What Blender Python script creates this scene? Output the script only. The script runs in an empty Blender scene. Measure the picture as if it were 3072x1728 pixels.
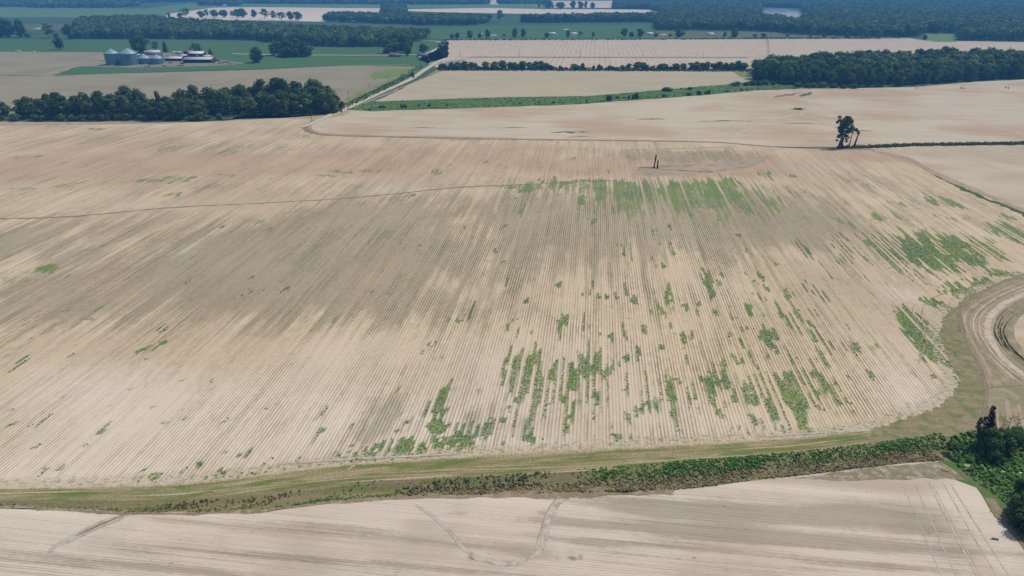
import bpy, bmesh, math, random
import numpy as np
from mathutils import Vector

# ------------------------------------------------------------------ camera, sky, sun, exposure
S = bpy.context.scene
C = S.collection
HCAM, PITCH, FPX = 110.0, math.radians(24.0), 2076.0
cam_d = bpy.data.cameras.new('camera')
cam = bpy.data.objects.new('camera', cam_d); C.objects.link(cam)
cam.location = (0, 0, HCAM); cam.rotation_euler = (math.radians(90) - PITCH, 0, 0)
cam_d.sensor_width = 36.0; cam_d.lens = 36.0 * FPX / 3072.0
cam_d.clip_start = 0.5; cam_d.clip_end = 40000
S.camera = cam
SUN_EL, SUN_AZ = math.radians(60), math.radians(62)
W = bpy.data.worlds.new('World'); S.world = W; W.use_nodes = True
wn = W.node_tree.nodes; wl = W.node_tree.links
sky = wn.new('ShaderNodeTexSky'); sky.sky_type = 'NISHITA'; sky.sun_disc = False
sky.sun_elevation = SUN_EL; sky.sun_rotation = SUN_AZ; sky.air_density = 1.2; sky.dust_density = 2.0
wl.new(sky.outputs[0], wn['Background'].inputs[0]); wn['Background'].inputs[1].default_value = 0.1
sun_d = bpy.data.lights.new('sun', 'SUN'); sun = bpy.data.objects.new('sun', sun_d); C.objects.link(sun)
sun_d.energy = 3.1; sun_d.angle = math.radians(0.6); sun_d.color = (1.0, 0.95, 0.88)
sdir = Vector((math.sin(SUN_AZ) * math.cos(SUN_EL), math.cos(SUN_AZ) * math.cos(SUN_EL), math.sin(SUN_EL)))
sun.rotation_euler = sdir.to_track_quat('Z', 'Y').to_euler(); sun.location = (60, 40, 200)
S.view_settings.view_transform = 'Standard'; S.view_settings.look = 'None'
S.view_settings.exposure = 0.0; S.view_settings.gamma = 1.0
S.cycles.max_bounces = 5; S.cycles.diffuse_bounces = 2; S.cycles.transparent_max_bounces = 8
S.cycles.volume_bounces = 0

R = random.Random(7)
NR = np.random.default_rng(11)
K = 3072.0 / 2576.0                      # readings were taken on a 2576 wide view of the survey photo
SP, CP = math.sin(PITCH), math.cos(PITCH)
YH = 864 - FPX * math.tan(PITCH)


def G(px, py, z=0.0):
    """survey reading -> place on the level ground (metres)"""
    r, u = (px - 1536) / FPX, (864 - py) / FPX
    dy, dz = CP + u * SP, -SP + u * CP
    t = (z - HCAM) / dz
    return np.array((r * t, dy * t, z))


def D(x, y, z=0.0):
    return G(x * K, y * K, z)


def Gs(pts): return [G(*p) for p in pts]
def Ds(pts): return [D(*p) for p in pts]
def hgt(pb, pt):                                               # height of something standing from row pb up to row pt
    u = (864 - pt) / FPX; return HCAM + (-SP + u * CP) / (CP + u * SP) * G(1536, pb)[1]
def mpp(pb): return (G(1536, pb)[1] * CP + HCAM * SP) / FPX    # metres per reading at ground row pb


# ------------------------------------------------------------------ mesh helpers
class MB:
    def __init__(s): s.v = []; s.q = []; s.t = []; s.n = 0; s.col = []
    def add(s, v, q=None, t=None, col=(1, 1, 1)):
        v = np.asarray(v, dtype=np.float64).reshape(-1, 3)
        if q is not None and len(q): s.q.append(np.asarray(q, dtype=np.int64).reshape(-1, 4) + s.n)
        if t is not None and len(t): s.t.append(np.asarray(t, dtype=np.int64).reshape(-1, 3) + s.n)
        col = np.asarray(col, dtype=np.float64)
        if col.ndim == 1: col = np.repeat(col[None, :3], len(v), 0)
        s.col.append(col); s.v.append(v); s.n += len(v); return s
    def box(s, c, size, rz=0.0, col=(1, 1, 1)):
        x, y, z = [k / 2 for k in size]
        p = np.array([(i * x, j * y, k * z) for k in (-1, 1) for j in (-1, 1) for i in (-1, 1)])
        ca, sa = math.cos(rz), math.sin(rz)
        p = np.stack([p[:, 0] * ca - p[:, 1] * sa, p[:, 0] * sa + p[:, 1] * ca, p[:, 2]], 1) + np.array(c)
        return s.add(p, [(0, 2, 3, 1), (4, 5, 7, 6), (0, 1, 5, 4), (1, 3, 7, 5), (3, 2, 6, 7), (2, 0, 4, 6)], col=col)
    def tube(s, pts, rad, n=6, col=(1, 1, 1), cap=True):
        pts = np.asarray(pts, float)
        if np.isscalar(rad): rad = [rad] * len(pts)
        rings = []
        for i, p in enumerate(pts):
            d = pts[min(i + 1, len(pts) - 1)] - pts[max(i - 1, 0)]
            d = d / (np.linalg.norm(d) + 1e-9)
            a = np.cross(d, (0, 0, 1) if abs(d[2]) < .9 else (1, 0, 0)); a /= np.linalg.norm(a); b = np.cross(d, a)
            th = np.arange(n) * 2 * math.pi / n
            rings.append(p + rad[i] * (np.cos(th)[:, None] * a + np.sin(th)[:, None] * b))
        v = np.concatenate(rings); q = []
        for i in range(len(pts) - 1):
            for k in range(n):
                q.append((i * n + k, i * n + (k + 1) % n, (i + 1) * n + (k + 1) % n, (i + 1) * n + k))
        tr = []
        if cap:
            v = np.concatenate([v, pts[:1], pts[-1:]]); m = len(v)
            for k in range(n):
                tr.append((m - 2, (k + 1) % n, k)); o = (len(pts) - 1) * n
                tr.append((m - 1, o + k, o + (k + 1) % n))
        return s.add(v, q, tr, col=col)
    def lathe(s, prof, n=24, c=(0, 0, 0), col=(1, 1, 1), corr=0.0):
        v = []
        for r, z in prof:
            for k in range(n):
                a = 2 * math.pi * k / n; rr = r + (corr if k % 2 else 0)
                v.append((c[0] + rr * math.cos(a), c[1] + rr * math.sin(a), c[2] + z))
        q = [(i * n + k, i * n + (k + 1) % n, (i + 1) * n + (k + 1) % n, (i + 1) * n + k)
             for i in range(len(prof) - 1) for k in range(n)]
        return s.add(v, q, col=col)
    def leaves(s, cen, nor, size, col, rng=NR):
        m = len(cen); cen = np.asarray(cen); nor = np.asarray(nor)
        nor = nor / (np.linalg.norm(nor, axis=1, keepdims=True) + 1e-9)
        a = np.cross(nor, rng.normal(size=(m, 3))); a /= (np.linalg.norm(a, axis=1, keepdims=True) + 1e-9)
        b = np.cross(nor, a); sz = np.asarray(size).reshape(-1, 1) * np.ones((m, 1)) * .5
        a = a * sz; b = b * sz * rng.uniform(.55, 1.0, (m, 1))
        k = nor * sz * .25
        v = np.stack([cen - a - b - k, cen + a - b + k, cen + a + b - k, cen - a + b + k], 1).reshape(-1, 3)
        q = np.arange(4 * m).reshape(-1, 4)
        col = np.asarray(col)
        if col.ndim == 1: col = np.repeat(col[None], m, 0)
        return s.add(v, q, col=np.repeat(col, 4, 0))
    def mesh(s, name, mat):
        me = bpy.data.meshes.new(name)
        v = np.concatenate(s.v) if s.v else np.zeros((0, 3))
        q = np.concatenate(s.q) if s.q else np.zeros((0, 4), int)
        t = np.concatenate(s.t) if s.t else np.zeros((0, 3), int)
        me.vertices.add(len(v)); me.vertices.foreach_set('co', v.ravel().astype(np.float32))
        nl = len(q) * 4 + len(t) * 3
        me.loops.add(nl); me.loops.foreach_set('vertex_index', np.concatenate([q.ravel(), t.ravel()]).astype(np.int32))
        me.polygons.add(len(q) + len(t))
        ls = np.concatenate([np.arange(len(q)) * 4, len(q) * 4 + np.arange(len(t)) * 3]).astype(np.int32)
        me.polygons.foreach_set('loop_start', ls)
        at = me.color_attributes.new('tint', 'FLOAT_COLOR', 'POINT')
        c = np.concatenate(s.col) if s.col else np.zeros((0, 3))
        at.data.foreach_set('color', np.concatenate([c, np.ones((len(c), 1))], 1).ravel().astype(np.float32))
        me.update(calc_edges=True); me.validate()
        if mat: me.materials.append(mat)
        return me
    def obj(s, name, mat, parent=None):
        o = bpy.data.objects.new(name, s.mesh(name, mat)); C.objects.link(o)
        if parent: o.parent = parent
        return o


def tag(o, label=None, cat=None, group=None, kind=None):
    if label: o['label'] = label
    if cat: o['category'] = cat
    if group: o['group'] = group
    if kind: o['kind'] = kind
    return o


def thing(name, loc, label, cat, group=None, rz=0.0):
    o = bpy.data.objects.new(name, None); C.objects.link(o); o.empty_display_size = .5
    o.location = tuple(float(k) for k in loc); o.rotation_euler = (0, 0, rz)
    return tag(o, label, cat, group)


# ------------------------------------------------------------------ node helper
class NM:
    def __init__(s, name, rough=.9):
        s.m = bpy.data.materials.new(name); s.m.use_nodes = True
        s.t = s.m.node_tree; s.b = s.t.nodes['Principled BSDF']
        s.b.inputs['Roughness'].default_value = rough
        s.b.inputs['Specular IOR Level'].default_value = 0.15
        s.geo = None
    def put(s, x, sock):
        if isinstance(x, bpy.types.NodeSocket): s.t.links.new(x, sock)
        else:
            try: sock.default_value = x
            except Exception: sock.default_value = tuple(x) + (1,)
    def math(s, op, a, b=0.0, c=None, clamp=False):
        n = s.t.nodes.new('ShaderNodeMath'); n.operation = op; n.use_clamp = clamp
        s.put(a, n.inputs[0]); s.put(b, n.inputs[1])
        if c is not None: s.put(c, n.inputs[2])
        return n.outputs[0]
    def mix(s, f, a, b, blend='MIX'):
        n = s.t.nodes.new('ShaderNodeMix'); n.data_type = 'RGBA'; n.blend_type = blend
        s.put(f, n.inputs[0])
        for x, k in ((a, 6), (b, 7)):
            if isinstance(x, bpy.types.NodeSocket): s.t.links.new(x, n.inputs[k])
            else: n.inputs[k].default_value = (x[0], x[1], x[2], 1)
        return n.outputs[2]
    def ramp(s, x, lo, hi, a=0.0, b=1.0):
        n = s.t.nodes.new('ShaderNodeMapRange'); n.interpolation_type = 'SMOOTHSTEP'
        s.put(x, n.inputs[0])
        for k, val in enumerate((lo, hi, a, b)): n.inputs[k + 1].default_value = val
        return n.outputs[0]
    def pos(s):
        if not s.geo: s.geo = s.t.nodes.new('ShaderNodeNewGeometry')
        return s.geo.outputs['Position']
    def objpos(s): return s.t.nodes.new('ShaderNodeTexCoord').outputs['Object']
    def xyz(s, v):
        n = s.t.nodes.new('ShaderNodeSeparateXYZ'); s.t.links.new(v, n.inputs[0]); return n.outputs
    def vec(s, x, y, z=0.0):
        n = s.t.nodes.new('ShaderNodeCombineXYZ')
        for k, a in enumerate((x, y, z)): s.put(a, n.inputs[k])
        return n.outputs[0]
    def rot(s, v, ang):
        n = s.t.nodes.new('ShaderNodeVectorRotate'); n.rotation_type = 'Z_AXIS'
        s.t.links.new(v, n.inputs[0]); n.inputs['Angle'].default_value = ang; return n.outputs[0]
    def noise(s, v, scale, detail=2.0, rough=.5, sc=None):
        if sc is not None:
            m = s.t.nodes.new('ShaderNodeVectorMath'); m.operation = 'MULTIPLY'
            s.t.links.new(v, m.inputs[0]); m.inputs[1].default_value = sc; v = m.outputs[0]
        n = s.t.nodes.new('ShaderNodeTexNoise'); s.t.links.new(v, n.inputs['Vector'])
        n.inputs['Scale'].default_value = scale; n.inputs['Detail'].default_value = detail; n.inputs['Roughness'].default_value = rough
        return n.outputs[0]
    def attr(s, name):
        n = s.t.nodes.new('ShaderNodeAttribute'); n.attribute_name = name; return n
    def out(s, col): s.put(col, s.b.inputs['Base Color']); return s.m
    def bump(s, h, dist, strength=1.0):
        n = s.t.nodes.new('ShaderNodeBump'); n.inputs['Strength'].default_value = strength
        n.inputs['Distance'].default_value = dist; s.t.links.new(h, n.inputs['Height'])
        s.t.links.new(n.outputs[0], s.b.inputs['Normal'])


def plain(name, col, rough=.7, var=.15, scale=1.5, metal=0.0):
    m = NM(name, rough); n = m.noise(m.objpos(), scale, 4.0)
    m.b.inputs['Metallic'].default_value = metal
    return m.out(m.mix(n, tuple(c * (1 - var) for c in col), tuple(min(1, c * (1 + var)) for c in col)))


def leafmat(name, rand=.35, trans=.25):
    m = NM(name, .75)
    t = m.attr('tint').outputs['Color']
    oi = m.t.nodes.new('ShaderNodeObjectInfo')
    n = m.noise(m.objpos(), .55, 2.0)
    f = m.math('ADD', m.math('MULTIPLY', oi.outputs['Random'], rand), m.math('MULTIPLY', n, .5))
    f = m.math('ADD', f, 1.0 - rand / 2 - .25)
    h = m.t.nodes.new('ShaderNodeVectorMath'); h.operation = 'SCALE'
    m.t.links.new(t, h.inputs[0]); m.t.links.new(f, h.inputs['Scale'])
    m.out(h.outputs[0])
    tr = m.t.nodes.new('ShaderNodeBsdfTranslucent'); m.t.links.new(h.outputs[0], tr.inputs[0])
    mx = m.t.nodes.new('ShaderNodeMixShader'); mx.inputs[0].default_value = trans
    m.t.links.new(m.b.outputs[0], mx.inputs[1]); m.t.links.new(tr.outputs[0], mx.inputs[2])
    m.t.links.new(mx.outputs[0], m.t.nodes['Material Output'].inputs[0])
    return m.m


LEAF = leafmat('leaves')
WOODLEAF = leafmat('woodland_leaves', 0.0)
BARK = plain('bark', (.10, .085, .07), .9)
BARKDARK = plain('charred_bark', (.018, .016, .014), .95)
BARKGREY = plain('grey_bark', (.19, .17, .15), .9)

# ------------------------------------------------------------------ field materials
ROWAZ = math.radians(6.5)               # crop rows of the big field run almost straight away from the camera
ca, sa = math.cos(ROWAZ), math.sin(ROWAZ)


def UV(p):                               # world -> (across rows, along rows)
    return p[..., 0] * ca - p[..., 1] * sa, p[..., 0] * sa + p[..., 1] * ca


def XY(u, v): return u * ca + v * sa, -u * sa + v * ca


def warm(c, k=1.0): return (c[0] * (1 - .03 * k), c[1] * (1 - .07 * k), c[2] * (1 - .20 * k))


def field_mat(name, pale, dark, rowang, spacing=.97, rowc=.5, passes=8, passc=.35, patch=None, patchc=.4, patchscale=.01, attrs=False, speck=.12, streak=.3, line=.5, wk=.5, oc=((.285, .240, .155), (.205, .165, .105), (.165, .155, .080), (.105, .095, .050))):
    """stubble and bare soil in rows; u across the rows, v along them"""
    pale, dark = warm(pale, wk), warm(dark, wk)
    if patch is not None: patch = warm(patch, wk)
    m = NM(name, 1.0)
    p = m.rot(m.pos(), rowang)
    x, y, z = m.xyz(p)
    wob = m.noise(m.vec(m.math('MULTIPLY', x, .02), m.math('MULTIPLY', y, .05)), 1.0, 2.0)
    u = m.math('ADD', x, m.math('MULTIPLY', wob, .35))
    ru = m.math('DIVIDE', u, spacing)
    ridx = m.math('FLOOR', ru)
    tri = m.math('ABSOLUTE', m.math('SUBTRACT', m.math('FRACT', ru), .5))          # 0 mid row .. .5 edge
    rrand = m.noise(m.vec(m.math('MULTIPLY', ridx, 7.31), m.math('MULTIPLY', y, .018)), 1.0, 2.0)
    thr = m.math('ADD', m.math('MULTIPLY', rrand, -.45), .52)
    brk = m.noise(m.vec(m.math('MULTIPLY', ridx, 3.13), m.math('MULTIPLY', y, .30)), 1.0, 2.0)
    thr = m.math('ADD', thr, m.math('MULTIPLY', m.math('SUBTRACT', brk, .5), .55))
    furrow = m.ramp(m.math('SUBTRACT', tri, thr), -.10, .10)
    pidx = m.math('FLOOR', m.math('DIVIDE', ru, float(passes)))
    prand = m.noise(m.vec(m.math('MULTIPLY', pidx, 3.7), m.math('MULTIPLY', y, .006)), 1.0, 2.0)
    pstr = m.noise(m.vec(m.math('MULTIPLY', x, .34 / max(.97, spacing)), m.math('MULTIPLY', y, .012)), 1.0, 3.0)
    lstr = m.noise(m.vec(m.math('MULTIPLY', x, 1.35 / spacing), m.math('MULTIPLY', y, .022)), 1.0, 3.0, .6)
    fine = m.noise(p, 1.0, 3.0, .6, sc=(2.2, .7, 1))
    grit = m.noise(p, 1.0, 2.0, .7, sc=(5.0, 2.5, 1))
    big = m.noise(m.pos(), patchscale, 3.0)
    f = m.math('MULTIPLY', m.math('MULTIPLY', furrow, rowc), m.math('MULTIPLY', m.math('ADD', .35, m.math('MULTIPLY', rrand, 1.3)), m.ramp(m.noise(p, 1.0, 3.0, .6, sc=(.045, .022, 1)), .32, .68, .35, 1.25)))
    f = m.math('ADD', f, m.math('MULTIPLY', m.math('SUBTRACT', lstr, .5), line * 2.2))
    f = m.math('ADD', f, m.math('MULTIPLY', m.math('SUBTRACT', prand, .5), passc))
    f = m.math('ADD', f, m.math('MULTIPLY', m.math('SUBTRACT', pstr, .5), streak))
    f = m.math('ADD', f, m.math('MULTIPLY', m.math('SUBTRACT', fine, .5), speck * 4))
    f = m.math('ADD', f, m.math('MULTIPLY', m.math('SUBTRACT', grit, .5), speck * 2.5), clamp=True)
    col = m.mix(f, pale, dark)
    if patch is not None:
        pm = m.math('MULTIPLY', m.ramp(m.math('ADD', big, m.math('MULTIPLY', m.math('SUBTRACT', pstr, .5), .35)), .42, .66), patchc)
        col = m.mix(pm, col, patch)
    hue = m.noise(m.pos(), .02, 2.0)
    col = m.mix(m.math('MULTIPLY', m.ramp(hue, .35, .65), .22), col, (pale[0] * .93, pale[1] * .86, pale[2] * .78))
    if attrs:
        sm = m.math('ADD', m.math('SUBTRACT', pstr, .5), m.math('MULTIPLY', m.math('SUBTRACT', lstr, .5), .5))
        a = m.attr('soil').outputs['Color']
        ch = m.t.nodes.new('ShaderNodeSeparateColor'); m.t.links.new(a, ch.inputs[0])
        ol, pk, wh = ch.outputs
        pk = m.ramp(m.math('ADD', pk, m.math('MULTIPLY', sm, .4)), .1, .9)
        col = m.mix(m.math('MULTIPLY', pk, .75), col, m.mix(f, (.43, .305, .20), (.27, .185, .115)))
        wh = m.ramp(m.math('ADD', wh, m.math('MULTIPLY', sm, .5)), .1, .9)
        col = m.mix(m.math('MULTIPLY', wh, .7), col, m.mix(f, (.63, .55, .45), (.42, .345, .26)))
        om = m.math('ADD', ol, m.math('MULTIPLY', m.math('ADD', sm, m.math('SUBTRACT', prand, .5)), 1.15))
        om = m.math('ADD', om, m.math('MULTIPLY', m.math('SUBTRACT', m.noise(p, 1.0, 4.0, .65, sc=(.16, .05, 1)), .5), 1.5))
        om = m.math('ADD', om, m.math('MULTIPLY', m.math('SUBTRACT', fine, .5), .5))
        om = m.math('MULTIPLY', m.ramp(om, .08, .72), m.ramp(ol, .0, .16))
        om = m.math('MULTIPLY', om, m.math('ADD', .78, m.math('MULTIPLY', furrow, .22)))
        olc = m.mix(m.noise(m.pos(), .03, 2.0), oc[1], oc[2])
        col = m.mix(m.math('MULTIPLY', om, .76), col, m.mix(f, oc[0], m.mix(.35, olc, oc[3])))
        wd = m.attr('weed').outputs['Fac']
        wn1 = m.noise(p, 1.0, 3.0, .65, sc=(1.05, .13, 1))
        wn2 = m.noise(p, 1.0, 2.0, .6, sc=(1.6, .9, 1))
        wm = m.math('ADD', wd, m.math('MULTIPLY', m.math('SUBTRACT', wn1, .5), .75))
        wm = m.math('ADD', wm, m.math('MULTIPLY', m.math('SUBTRACT', wn2, .5), .65))
        wm = m.math('MULTIPLY', m.ramp(wm, .36, .60), m.ramp(wd, .06, .3))
        wbr = m.math('MULTIPLY', m.ramp(wd, .01, .6), m.ramp(m.math('ADD', wn1, m.math('MULTIPLY', furrow, .35)), .35, .85))
        col = m.mix(m.math('MULTIPLY', wbr, .34), col, (.215, .205, .085))
        wc = m.mix(m.ramp(m.noise(m.pos(), .06, 1.0), .4, .62), (.110, .190, .030), (.068, .150, .055))
        wc = m.mix(m.math('MULTIPLY', m.ramp(fine, .4, .75), .7), wc, (.20, .22, .085))
        col = m.mix(m.math('MULTIPLY', m.math('MULTIPLY', wm, m.ramp(wd, .40, .95, .50, .95)), m.ramp(m.noise(p, 1.0, 3.0, .65, sc=(.9, .5, 1)), .30, .58, .55, 1.0)), col, wc)
        en = m.ramp(m.math('ADD', m.attr('ends').outputs['Fac'], m.math('MULTIPLY', m.math('SUBTRACT', m.noise(m.pos(), .35, 3.0), .5), .9)), .38, .72)
        em = m.noise(m.pos(), 1.15, 3.0, .65); eg = m.noise(m.pos(), .75, 3.0, .6, sc=(.8, 1.3, 1))
        ec = m.mix(m.ramp(em, .34, .62), (.37, .30, .205), (.50, .42, .31))
        ec = m.mix(m.math('MULTIPLY', m.ramp(eg, .50, .60), .85), ec, m.mix(m.ramp(m.noise(m.pos(), .12, 1.0), .4, .6), (.15, .185, .06), (.10, .155, .07)))
        col = m.mix(m.math('MULTIPLY', en, .62), col, ec)
        # scattered single weeds
        sp = m.noise(p, 1.0, 2.0, .5, sc=(.9, .35, 1))
        spm = m.ramp(m.math('ADD', sp, m.math('MULTIPLY', m.math('SUBTRACT', big, .5), .25)), .70, .78)
        col = m.mix(m.math('MULTIPLY', spm, .55), col, (.13, .12, .065))
        m.bump(m.math('ADD', m.math('MULTIPLY', furrow, -.6), m.math('MULTIPLY', fine, .8)), .12, .5)
    return m.out(col)


FM_MAIN = field_mat('row_crop_soil', (.580, .480, .362), (.205, .160, .108), ROWAZ, rowc=.78, line=.62, passc=.45, wk=.7, streak=.50, patch=(.37, .295, .22), patchc=.5, attrs=True)
FM_NEAR = field_mat('near_soil', (.555, .475, .395), (.235, .19, .14), ROWAZ + math.pi / 2 + .012, spacing=.62, rowc=.22, line=.85, passes=7, wk=.2, oc=((.285, .235, .175), (.205, .165, .12), (.18, .155, .10), (.115, .095, .065)), passc=.55, patch=(.36, .30, .225), patchc=.6, patchscale=.035, attrs=True, streak=.55, speck=.15)
FM_MID = field_mat('pale_soil', (.50, .435, .345), (.32, .27, .205), ROWAZ + math.pi / 2, spacing=2.9, rowc=.25, passes=7, passc=.7, patch=(.40, .295, .205), patchc=1.0, streak=.8, speck=.10, line=.6)
FM_STUB = field_mat('stubble_soil', (.42, .375, .275), (.265, .245, .165), ROWAZ + math.pi / 2, spacing=5.5, rowc=.5, passes=4, passc=.8, line=.7, patch=(.47, .36, .26), patchc=.4, streak=.4, speck=.05)
FM_FAR = field_mat('far_row_soil', (.49, .42, .34), (.33, .275, .215), ROWAZ, spacing=7.8, rowc=.6, passes=3, passc=.4, line=.5, patch=(.47, .38, .30), patchc=.4, streak=.2, speck=.03)
FM_GREY = field_mat('grey_soil', (.285, .255, .185), (.19, .175, .12), ROWAZ + math.pi / 2, spacing=4.0, rowc=.2, passes=6, passc=.7, line=.7, patch=(.20, .19, .125), patchc=.6, streak=.6, speck=.04)
FM_WHITE = field_mat('far_pale_soil', (.66, .58, .48), (.52, .44, .34), ROWAZ + math.pi / 2, spacing=14., rowc=.4, passes=3, passc=.5, streak=.3, speck=.02)


def grass_mat(name, a, b, c=None, scale=.05, ang=ROWAZ + math.pi / 2, stretch=.12, fine=1.0):
    m = NM(name, .95); p = m.rot(m.pos(), ang)
    n1 = m.noise(p, scale, 4.0, .6, sc=(1, stretch, 1)); n2 = m.noise(m.pos(), fine, 4.0, .7); n3 = m.noise(m.pos(), scale * 1.7, 3.0)
    col = m.mix(m.ramp(n1, .35, .65), a, b)
    if c: col = m.mix(m.ramp(n3, .45, .68), col, c)
    col = m.mix(m.math('MULTIPLY', m.ramp(n2, .35, .68), .5), col, tuple(.58 * k for k in a))
    return m.out(col)


GM_FIELD = grass_mat('green_crop', (.055, .135, .042), (.068, .150, .050), (.085, .145, .060), .012)
GM_LIGHT = grass_mat('light_green_crop', (.135, .225, .070), (.11, .195, .065), (.15, .22, .09), .010)
GM_DARK = grass_mat('dark_green_crop', (.050, .105, .045), (.062, .118, .050), None, .010)
GM_OLIVE = grass_mat('olive_pasture', (.125, .145, .065), (.10, .135, .06), None, .010)
GM_STRIP = grass_mat('strip_grass', (.085, .165, .040), (.065, .13, .038), (.13, .17, .06), .05)
GM_DITCHLINE = grass_mat('ditch_line_grass', (.055, .11, .035), (.075, .13, .045), (.10, .12, .055), .08)
GM_YELLOW = grass_mat('yellow_green_grass', (.19, .25, .055), (.15, .20, .06), (.2, .2, .09), .04)
GM_VERGE = grass_mat('verge_green', (.075, .165, .030), (.10, .17, .045), (.155, .16, .075), .12, fine=2.0)
DIRT = grass_mat('bare_dirt', (.45, .35, .235), (.37, .285, .185), (.32, .24, .15), .1, fine=2.0)
DIRTDARK = grass_mat('damp_dirt', (.24, .185, .125), (.30, .235, .16), None, .2, fine=2.0)
DIRTPALE = grass_mat('sandy_dirt', (.56, .465, .335), (.47, .38, .265), None, .15, fine=2.0)
CONTPALE = grass_mat('contour_dirt', (.60, .51, .40), (.53, .44, .33), (.40, .33, .23), .25, ang=ROWAZ, stretch=.3, fine=2.0)
GRAVEL = grass_mat('gravel', (.60, .52, .40), (.52, .445, .335), None, .1, fine=2.5)
YARD = grass_mat('yard_gravel', (.26, .235, .195), (.21, .19, .155), (.13, .15, .075), .06)
HEADLAND = grass_mat('headland_grass', (.225, .195, .095), (.32, .255, .165), (.145, .175, .055), .20, stretch=.15, fine=1.1)
CONTOUR = grass_mat('contour_grass', (.30, .25, .155), (.215, .20, .10), (.37, .295, .19), .14, ang=ROWAZ, stretch=.2, fine=1.5)
WATER = NM('lake_water', .08).out((.50, .56, .60))
BASEG = grass_mat('far_land', (.055, .105, .045), (.065, .115, .05), None, .006)


# ------------------------------------------------------------------ sheets on the ground
def dens(pts, step, closed=True, jit=0.0, smooth=False):
    pts = [np.asarray(p, float) for p in pts]; n = len(pts); out = []
    rng = np.random.default_rng(int(abs(pts[0][0] * 13 + pts[0][1] * 7)) % 9999)
    for i in range(n if closed else n - 1):
        p0, p1 = pts[i], pts[(i + 1) % n]
        pm = pts[i - 1] if (closed or i > 0) else 2 * p0 - p1
        pn = pts[(i + 2) % n] if (closed or i + 2 < n) else 2 * p1 - p0
        m = max(1, min(60, int(np.linalg.norm(p1 - p0) / step)))
        for k in range(m):
            t = k / m
            if smooth:
                q = .5 * (2 * p0 + (p1 - pm) * t + (2 * pm - 5 * p0 + 4 * p1 - pn) * t * t + (3 * p0 - pm - 3 * p1 + pn) * t ** 3)
            else: q = p0 * (1 - t) + p1 * t
            if jit: q = q + np.append(rng.normal(size=2) * jit, 0)
            out.append(q)
    if not closed: out.append(pts[-1])
    return out


def sheet(name, pts, mat, z, step=15, jit=1.0, smooth=False):
    pts = dens(pts, step, True, jit, smooth)
    bm = bmesh.new(); vs = [bm.verts.new((p[0], p[1], z)) for p in pts]
    f = bm.faces.new(vs); bmesh.ops.triangulate(bm, faces=[f])
    for f in bm.faces:
        if f.normal.z < 0: f.normal_flip()
    me = bpy.data.meshes.new(name); bm.to_mesh(me); bm.free(); me.materials.append(mat)
    o = bpy.data.objects.new(name, me); C.objects.link(o); return tag(o, kind='structure')


def soft(mat):
    """same surface with broken, thinning edges (attribute 'edge': 0 rim .. 1 middle)"""
    nm = mat.name + '_soft'
    if nm in bpy.data.materials: return bpy.data.materials[nm]
    c = mat.copy(); c.name = nm; t = c.node_tree; b = t.nodes['Principled BSDF']
    a = t.nodes.new('ShaderNodeAttribute'); a.attribute_name = 'edge'
    g = t.nodes.new('ShaderNodeNewGeometry'); n = t.nodes.new('ShaderNodeTexNoise'); n.inputs['Scale'].default_value = .9; n.inputs['Detail'].default_value = 4; n.inputs['Roughness'].default_value = .7
    t.links.new(g.outputs['Position'], n.inputs['Vector'])
    m1 = t.nodes.new('ShaderNodeMath'); m1.operation = 'MULTIPLY_ADD'; t.links.new(n.outputs[0], m1.inputs[0]); m1.inputs[1].default_value = 1.5; m1.inputs[2].default_value = -.75
    m2 = t.nodes.new('ShaderNodeMath'); m2.operation = 'ADD'; t.links.new(m1.outputs[0], m2.inputs[0]); t.links.new(a.outputs['Fac'], m2.inputs[1])
    r = t.nodes.new('ShaderNodeMapRange'); r.interpolation_type = 'SMOOTHSTEP'; t.links.new(m2.outputs[0], r.inputs[0])
    for k, v in enumerate((.12, .62, 0, .93)): r.inputs[k + 1].default_value = v
    t.links.new(r.outputs[0], b.inputs['Alpha']); return c


def ribbon(name, pts, width, mat, z, step=4, smooth=True, jit=.12, closed=False, hard=False):
    pts = np.array(dens(pts, step, False, 0, smooth)); n = len(pts)
    d = np.gradient(pts, axis=0); d /= np.linalg.norm(d[:, :2], axis=1, keepdims=True) + 1e-9
    nr = np.stack([-d[:, 1], d[:, 0], 0 * d[:, 0]], 1)
    w = np.interp(np.arange(n), np.linspace(0, n - 1, len(width)), width) if not np.isscalar(width) else np.full(n, width)
    k = 1.0 if hard else 1.5
    offs = [(-k, 0), (-.45, 1), (.45, 1), (k, 0)]
    v = np.concatenate([pts + nr * (w / 2 * o * (1 + NR.normal(size=n) * jit * abs(o)))[:, None] for o, _ in offs]); v[:, 2] = z
    q = [(r * n + i + 1, r * n + i, (r + 1) * n + i, (r + 1) * n + i + 1) for r in range(3) for i in range(n - 1)]
    o = MB().add(v, q).obj(name, mat if hard else soft(mat)); e = np.repeat([float(b) for _, b in offs], n)
    e.reshape(4, n)[:, 0] *= .2; e.reshape(4, n)[:, -1] *= .2
    a = o.data.attributes.new('edge', 'FLOAT', 'POINT'); a.data.foreach_set('value', e.astype(np.float32))
    return tag(o, kind='structure')


def inside(P, x, y):
    P = np.asarray(P)[:, :2]; x = np.asarray(x); y = np.asarray(y); c = np.zeros(x.shape, bool); n = len(P); j = n - 1
    for i in range(n):
        a, b = P[i], P[j]
        cond = (a[1] > y) != (b[1] > y)
        c ^= cond & (x < (b[0] - a[0]) * (y - a[1]) / (b[1] - a[1] + 1e-12) + a[0]); j = i
    return c


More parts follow.
